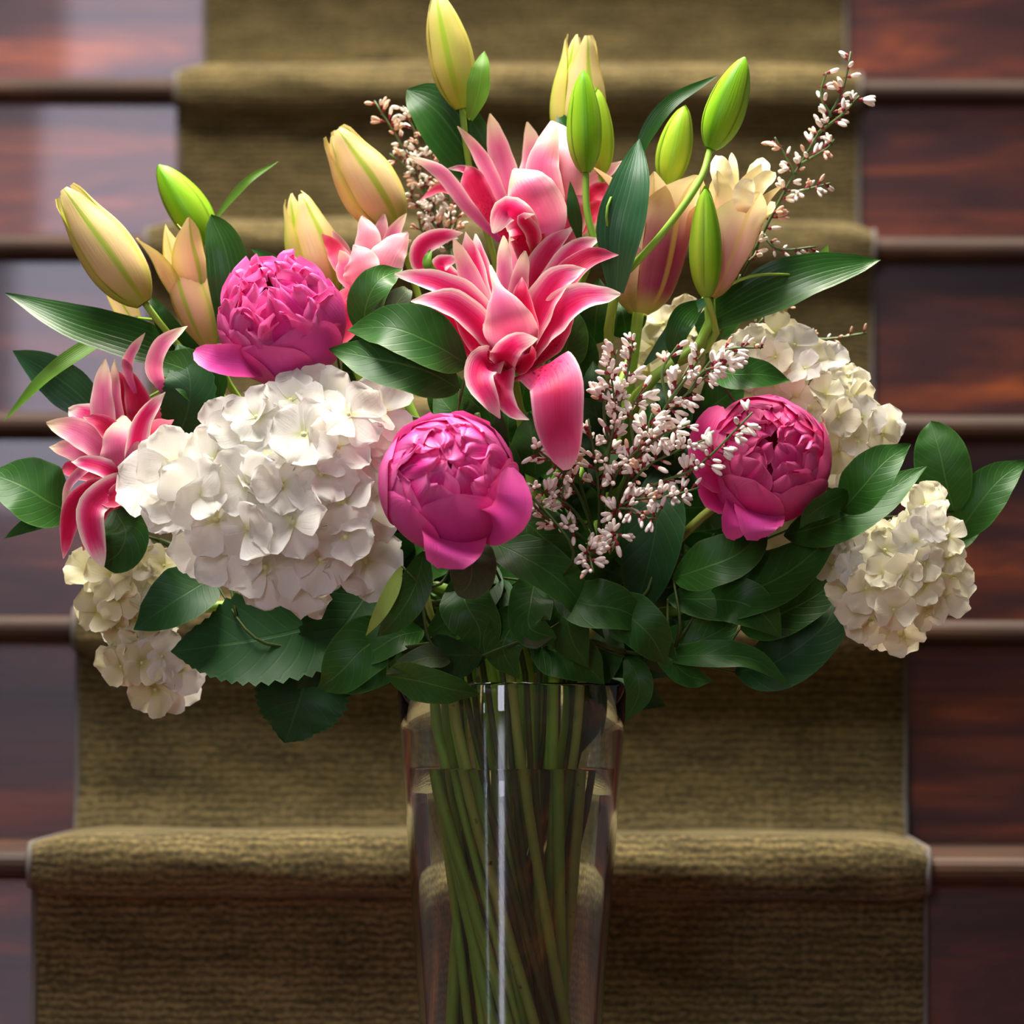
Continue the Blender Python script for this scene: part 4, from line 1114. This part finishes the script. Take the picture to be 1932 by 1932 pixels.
foliage('wavy dark leaves with light edges below the broad broom sprig', [
    ([(905,1015,9),(985,1050,12),(1070,1110,12),(1142,1208,10)], 40, 'leaf_dark', dict(tilt=30, ruffle=.12)),
    ([(1010,1090,8),(1000,1140,11),(1000,1185,12),(1050,1205,11)], 40, 'leaf_dark', dict(tilt=-10, ruffle=.1, pr='oval')),
    ([(1010,1195,11),(985,1205,12),(1010,1216,12.5),(1045,1200,12)], 8, 'leaf_under', dict(tilt=-20)),
    ([(950,1090,6),(930,1140,8),(925,1200,8),(940,1260,7)], 46, 'leaf_dark', dict(tilt=0)),
    ([(1245,880,3),(1240,980,5),(1220,1080,5),(1190,1185,3)], 54, 'hydleaf', dict(tilt=15)),
    ([(1180,1240,3),(1200,1270,4),(1205,1310,4),(1180,1360,3)], 26, 'leaf_dark', dict(tilt=0)),
    ([(1140,1170,5),(1130,1220,7),(1110,1260,7),(1070,1290,5)], 48, 'leaf_dark', dict(tilt=0)),
    ([(955,885,12),(950,840,13),(942,790,13.5),(928,750,13)], 12, 'lilyleaf', dict(pr='grass')),
    ([(1000,1215,4),(1060,1230,6),(1100,1250,6),(1140,1290,5)], 48, 'leaf_dark', dict(tilt=10)),
    ([(870,1090,7),(880,1140,9),(905,1190,9),(900,1260,8)], 48, 'leaf_dark', dict(tilt=10)),
    ([(930,1060,6),(900,1110,8),(860,1160,8),(800,1200,7)], 46, 'leaf_dark', dict(tilt=10)),
    ([(1090,1090,6),(1070,1150,8),(1080,1210,8),(1110,1260,7)], 44, 'leaf_dark', dict(tilt=20)),
    ([(1000,1150,7),(960,1190,9),(950,1230,9),(980,1282,8)], 40, 'leaf_dark', dict(tilt=0)),
    ([(1050,1120,6),(1110,1140,8),(1170,1150,8),(1230,1180,6)], 44, 'leaf_dark', dict(tilt=25)),
    ([(1140,1120,6),(1190,1160,8),(1230,1200,8),(1255,1250,6)], 44, 'leaf_dark', dict(tilt=10)),
    ([(960,960,5),(1010,1000,6),(1060,1050,6),(1090,1090,5)], 44, 'leaf_dark', dict(tilt=20)),
    ([(1000,1010,4),(960,1050,5),(930,1090,5),(910,1130,4)], 44, 'leaf_dark', dict(tilt=20))], (1010, 1240, 2), 106)
foliage('large serrated hydrangea leaves below the largest white hydrangea', [
    ([(640,1165,3),(540,1195,6),(430,1215,6),(320,1230,4)], 92, 'hydleaf', dict(tilt=20, serrate=.05, nu=40)),
    ([(585,1235,1),(570,1300,2),(555,1350,2),(538,1402,1)], 88, 'hydleaf', dict(tilt=-5, serrate=.05, nu=34)),
    ([(400,1090,3),(350,1120,5),(305,1150,5),(252,1188,4)], 52, 'hydleaf', dict(tilt=20)),
    ([(700,1110,2),(650,1180,4),(610,1240,4),(560,1300,3)], 74, 'hydleaf', dict(tilt=0, serrate=.05, nu=34)),
    ([(330,830,0),(350,770,2),(352,710,2),(330,650,0)], 52, 'hydleaf', dict(tilt=10, serrate=.04, nu=34)),
    ([(420,760,0),(390,730,1),(350,700,1),(290,680,0)], 44, 'leaf_dark', dict(tilt=10))], (740, 1180, 0), 107, name='foliage_stem', pr='hydra')
# dark leaves deep inside, between the flower stems
q = random.Random(5)
inner = []
for i in range(80):
    a = q.uniform(0, 6.283); rr = math.sqrt(q.random())
    x, y = 960 + 430 * rr * math.cos(a), 1075 + 190 * rr * math.sin(a)
    L = q.uniform(110, 180); d = q.uniform(-.5, 3.6)
    inner.append(([(x, y, -2 + q.uniform(-4, 3)), (x + math.cos(d) * L * .5, y + math.sin(d) * L * .4, -1 + q.uniform(-3, 3)), (x + math.cos(d) * L, y + math.sin(d) * L * .5 + 20, -3 + q.uniform(-3, 3))],
                  q.uniform(34, 54), q.choice(['leaf_dark', 'leaf_dark', 'hydleaf']), dict(tilt=q.uniform(-20, 35), nu=14, nv=7)))
for i in range(26):
    x, y = q.uniform(620, 1380), q.uniform(620, 930)
    L = q.uniform(90, 150); d = q.uniform(3.5, 6.0)
    inner.append(([(x, y, -5), (x + math.cos(d) * L * .5, y + math.sin(d) * L * .5, -4), (x + math.cos(d) * L, y + math.sin(d) * L, -6)],
                  q.uniform(28, 46), q.choice(['leaf_dark', 'lilyleaf', 'hydleaf']), dict(tilt=q.uniform(-20, 35), nu=14, nv=7)))
for i in range(30):
    x, y = q.uniform(1090, 1330), q.uniform(770, 1010)
    L = q.uniform(60, 105); d = q.uniform(3.6, 5.9)
    inner.append(([(x, y, 2), (x + math.cos(d) * L * .5, y + math.sin(d) * L * .5, 4), (x + math.cos(d) * L, y + math.sin(d) * L, 3)],
                  q.uniform(22, 34), q.choice(['leaf_dark', 'lilyleaf', 'hydleaf']), dict(tilt=q.uniform(-20, 30), nu=14, nv=7)))
for (x, y, d, t) in ((930, 800, 4.4, 3), (900, 830, 4.0, 3), (960, 860, 4.7, 2), (980, 780, 4.9, 1), (870, 800, 4.3, 1), (1060, 700, 4.9, 2), (1100, 720, 4.5, 1), (1120, 650, 4.8, 0), (1090, 830, 4.6, 2), (1010, 900, 4.6, 3), (960, 930, 4.4, 4)):
    inner.append(([(x, y, t), (x + math.cos(d) * 60, y + math.sin(d) * 60, t + 1), (x + math.cos(d) * 125, y + math.sin(d) * 125, t)], 40, 'leaf_dark', dict(tilt=10, nu=14, nv=7)))
GR = ['deep shaded leaf stem behind the large white hydrangea', 'deep shaded leaf stem behind the cupped magenta peony', 'deep shaded leaf stem behind the broad broom sprig', 'deep shaded leaf stem behind the crimson peony']
GC = [(640, 1080, -4), (860, 1100, -4), (1090, 1100, -4), (1300, 1080, -4)]
sets = [[], [], [], []]
for lf in inner: sets[min(3, max(0, int((lf[0][0][0] - 530) / 215)))].append(lf)
for i in range(4): foliage(GR[i], sets[i], GC[i], 110 + i, loose=True)
# long leaves and bare stems standing in the vase
foliage('long olive leaf hanging down inside the mouth of the glass vase', [
    ([(1128,1262,0),(1118,1310,0),(1108,1360,0),(1092,1425,0)], 36, 'leaf_under', dict(tilt=0)),
    ([(1142,1265,1),(1140,1300,1),(1138,1340,1),(1134,1390,1)], 13, 'leaf_under', dict(tilt=0))], (1125, 1225, 0), 120)

# ---------------------------------------------------------------- settle: flowers, leaves and stems lie against each other without passing through
from mathutils.bvhtree import BVHTree
sq = random.Random(3)

class Unit:
    def __init__(s, objs, th):
        s.objs, s.th = objs, th
        vs, ps, n = [], [], 0
        for o, sub in objs:
            for m, me in [(o.matrix_basis, o.data)] + [(o.matrix_basis @ c.matrix_basis, c.data) for c in sub]:
                co = np.empty(len(me.vertices) * 3); me.vertices.foreach_get('co', co); co = co.reshape(-1, 3)
                mm = np.array(m)
                vs.append(co @ mm[:3, :3].T + mm[:3, 3])
                ps += [tuple(i + n for i in p.vertices) for p in me.polygons]
                n += len(co)
        s.v = np.concatenate(vs); s.p = ps
        s.off = np.zeros(3); s.put(s.off)
    def at(s, off):
        v = s.v + off
        return BVHTree.FromPolygons(v.tolist(), s.p), v.min(0), v.max(0)
    def put(s, off):
        s.off = np.array(off, float); s.b, s.lo, s.hi = s.at(s.off); s.box = tuple(s.lo) + tuple(s.hi)
    def apply(s):
        if np.abs(s.off).max() > 1e-7:
            t = Matrix.Translation(Vector(s.off))
            for o, _ in s.objs: o.matrix_basis = t @ o.matrix_basis

def hits(b, lo, hi, th, pool, stop=1e9):
    n = 0
    l0, l1, l2 = lo; h0, h1, h2 = hi
    for w in pool:
        if w.th is th or w.box[0] > h0 or w.box[3] < l0 or w.box[2] > h2 or w.box[5] < l2 or w.box[1] > h1 or w.box[4] < l1: continue
        n += len(b.overlap(w.b))
        if n > stop: return n
    return n

def in_front(cp, th, pool):
    """how many points of a stem would cover another flower or leaf instead of passing behind it"""
    n, d = 0, -TOCAM
    for c in cp[1:-7:2]:
        p = Vector(c)
        if p.z < VZ + .03: break
        x, y, z = c
        for w in pool:
            bx = w.box
            if bx[3] < x - .01 or bx[0] > x + .01 or bx[5] < z - .01 or bx[2] > z + .01 or bx[4] < y or bx[1] > y + .12 or w.th is th: continue
            if w.b.ray_cast(p + d * .001, d, .14)[0] is not None: n += 1; break
    return n

TC, RTn, UPn = np.array(TOCAM), np.array(RT), np.array(UP)
heads, leaves, loose, fixed = {}, [], [], []
for o, th, name, sub in REG:
    if th.name.startswith(('staircase', 'carpet')): continue
    if th.name.startswith('glass_vase'): fixed.append(Unit([(o, sub)], th))
    elif name == 'leaf': (loose if th['label'] in LOOSE else leaves).append((o, th))
    elif name != 'bud_stalk': heads.setdefault(th.name, (th, []))[1].append((o, sub))
fixed.append(Unit([(water, [])], water))
H = [Unit(v[1], v[0]) for v in heads.values()]
for sweep in range(3):                                    # whole flower heads slide a little nearer or farther
    for u in sorted(H, key=lambda w: len(w.p)):
        cur = hits(u.b, u.lo, u.hi, u.th, H)
        if not cur: continue
        best, bo = cur + 40 * abs(u.off @ TC) * 10, u.off
        for k in range(1, 8):
            for sg in (1, -1):
                off = u.off + TC * (sg * k * .004)
                if abs(off @ TC) > .036: continue
                b, lo, hi = u.at(off)
                c = hits(b, lo, hi, u.th, H) + 40 * abs(off @ TC) * 10
                if c < best: best, bo = c, off
        u.put(bo)
for u in H: u.apply()
HEAD_OFF = {u.th.name: u.off for u in H}
# florets and blossoms that still press into another flower draw back by themselves
fine = []
for u in H:
    small = u.th.name.startswith(('hydrangea', 'broom'))
    if small or u.th.name.startswith(('pink_lily', 'peony')):
        others = [w for w in H if w.th is not u.th]
        for o, sub in u.objs:
            f = Unit([(o, sub)], u.th); fine.append(f)
            if o.name.startswith('twig'): continue
            c0 = hits(f.b, f.lo, f.hi, f.th, others)
            if not c0: continue
            best, bo = c0, f.off
            for k in range(50):
                rad = (.002 + .018 * k / 50) if small else (.0006 + .005 * k / 50)
                off = TC * sq.gauss(0, rad) + RTn * sq.gauss(0, rad * .5) + UPn * sq.gauss(0, rad * .5)
                b, lo, hi = f.at(off)
                c = hits(b, lo, hi, f.th, others, best)
                if c < best: best, bo = c, off
                if best == 0: break
            f.put(bo); f.apply()
H = [Unit(u.objs, u.th) for u in H]
# leaves
placed = H + fixed
def settle_leaf(o, th, tries, gt, gx):
    f = Unit([(o, [])], th)
    best, bo = hits(f.b, f.lo, f.hi, th, placed), f.off
    for k in range(tries):
        if best == 0: break
        s_ = (k + 1) / tries
        off = TC * sq.gauss(0, gt * s_ + .003) + RTn * sq.gauss(0, gx * s_) + UPn * sq.gauss(0, gx * s_)
        if off @ UPn < -.012 or abs(off @ RTn) > .035: continue
        b, lo, hi = f.at(off)
        c = hits(b, lo, hi, th, placed, best)
        if c < best: best, bo = c, off
    f.put(bo); f.apply(); placed.append(f)
    return best
LB = {}
for o, th in leaves: settle_leaf(o, th, 110, .032, .004)

# stems: an even spread of places in the vase mouth, turned to the foot like a hand-tied spiral, so that straight stems never meet
NS = len(STEMS)
slots = [(0.0625 * math.sqrt((i + .5) / NS), i * 2.39996) for i in range(NS)]
slots = [np.array((r * math.cos(a), r * math.sin(a))) for r, a in slots]
TURN, SHR, ZF = math.radians(106), .66, BASE + .006
ca, sa = math.cos(TURN) * SHR, math.sin(TURN) * SHR
OWN = {}
free = set(range(NS))
def slot_points(i):
    e = slots[i]; f = np.array((ca * e[0] - sa * e[1], sa * e[0] + ca * e[1]))
    E, Fp = Vector((VX + e[0], VY + e[1], VZ)), Vector((VX + f[0], VY + f[1], ZF))
    return E, Fp
for th, start, via, r, mat, name, seed in sorted(STEMS, key=lambda s: -abs(s[1].x - VX)):
    st = start + Vector(HEAD_OFF.get(th.name, np.zeros(3)))
    d = np.array((st.x - VX, st.y - VY)); d = d / (np.linalg.norm(d) + 1e-6) * min(.06, np.linalg.norm(d) * .3)
    order = sorted(free, key=lambda i: np.linalg.norm(slots[i] - d))[:7]
    best = None
    for k in range(110):
        i = order[min(len(order) - 1, int(k / 110 * len(order)) if k > 14 else 0)]
        E, Fp = slot_points(i)
        ax = (E - Fp).normalized()
        j = .004 + .030 * (k % 22) / 22 if k else 0.0
        mids = [P(*v) + TOCAM * (sq.gauss(0, j) - j * .7) + RT * sq.gauss(0, j * .35) + UP * sq.gauss(0, j * .35) for v in via]
        mids = [m for m in mids if m.z > VZ + .06]
        pts = [st] + mids + [E + ax * (.045 + sq.uniform(-.015, .02)), E, E.lerp(Fp, .5), Fp]
        cp = catmull([tuple(p) for p in pts], 34)
        v, f = tube_geo(cp, [r * .92 + r * .08 * q_ / 33 for q_ in range(34)], 8)
        va = np.array([tuple(x) for x in v])
        b = BVHTree.FromPolygons(va.tolist(), f)
        c = hits(b, va.min(0), va.max(0), th, [w for w in placed if w.th is not water], best[0] if best else 1e9)
        c *= 4
        if best is None or c < best[0]: c += in_front(cp, th, H)
        if best is None or c < best[0]: best = (c, v, f, i, cp)
        if c < 2 + k * .03: break
    free.discard(best[3])
    o = part(name, mesh_raw(name, best[1], best[2], M[mat]), th)
    placed.append(Unit([(o, [])], th))
    OWN.setdefault(th.name, []).extend(Vector(c) for c in best[4] if c[2] > VZ + .01)
# leaves deep inside go where there is room between the stems
for o, th in loose: settle_leaf(o, th, 120, .05, .025)
# any leaf still pressed into something gives way
for u in placed:
    if len(u.objs) != 1 or not u.objs[0][0].name.startswith('leaf'): continue
    c0 = hits(u.b, u.lo, u.hi, u.th, placed)
    if not c0: continue
    best, bo, home = c0, u.off, u.off
    for k in range(150):
        r_ = .002 + .03 * k / 150
        off = home + TC * sq.gauss(0, r_) + RTn * sq.gauss(0, r_ * .4) + UPn * sq.gauss(0, r_ * .4)
        if off @ UPn < -.014 or abs(off @ RTn) > .04: continue
        b, lo, hi = u.at(off)
        c = hits(b, lo, hi, u.th, placed, best)
        if c < best: best, bo = c, off
        if best == 0: break
    if bo is not home:
        u.put(bo)
        o = u.objs[0][0]; o.matrix_basis = Matrix.Translation(Vector(bo - home)) @ o.matrix_basis
# short stalks join each leaf to the stem it grows from
obs = [w for w in placed if w.th is not water]
for o, th in leaves + loose:
    me = o.data
    nv = 9 if len(me.vertices) % 9 == 0 and me.uv_layers[0].data[0].uv[0] == 0 and len(me.polygons) % 8 == 0 else 7
    base = o.matrix_basis @ me.vertices[nv // 2].co
    cand = sorted(OWN.get(th.name, []), key=lambda c: (c - base).length)[:14]
    if not cand or (cand[0] - base).length < .004: continue
    best = None
    for k in range(60):
        tgt = cand[min(len(cand) - 1, k // 5)]
        L = (tgt - base).length
        mid = base.lerp(tgt, .5) + (TOCAM * sq.gauss(0, .22) + RT * sq.gauss(0, .12) + UP * sq.gauss(0, .12)) * (L if k else 0)
        cp = catmull([tuple(base), tuple(mid), tuple(tgt)], 12)
        v, f = tube_geo(cp, [.0008 + .0006 * q_ / 11 for q_ in range(12)], 5)
        va = np.array([tuple(x) for x in v])
        b = BVHTree.FromPolygons(va.tolist(), f)
        c = hits(b, va.min(0), va.max(0), th, obs, best[0] if best else 1e9)
        c *= 4
        if best is None or c < best[0]: c += in_front(cp + cp[-7:], th, obs)
        if best is None or c < best[0]: best = (c, v, f, cp)
        if c < .5 + k * .05: break
    so = part('leaf_stalk', mesh_raw('leaf_stalk', best[1], best[2], M['stem_dark' if th.name.startswith('foliage') else 'stem']), th)
    obs.append(Unit([(so, [])], th))
    OWN[th.name].extend(Vector(c) for c in best[3][3:])
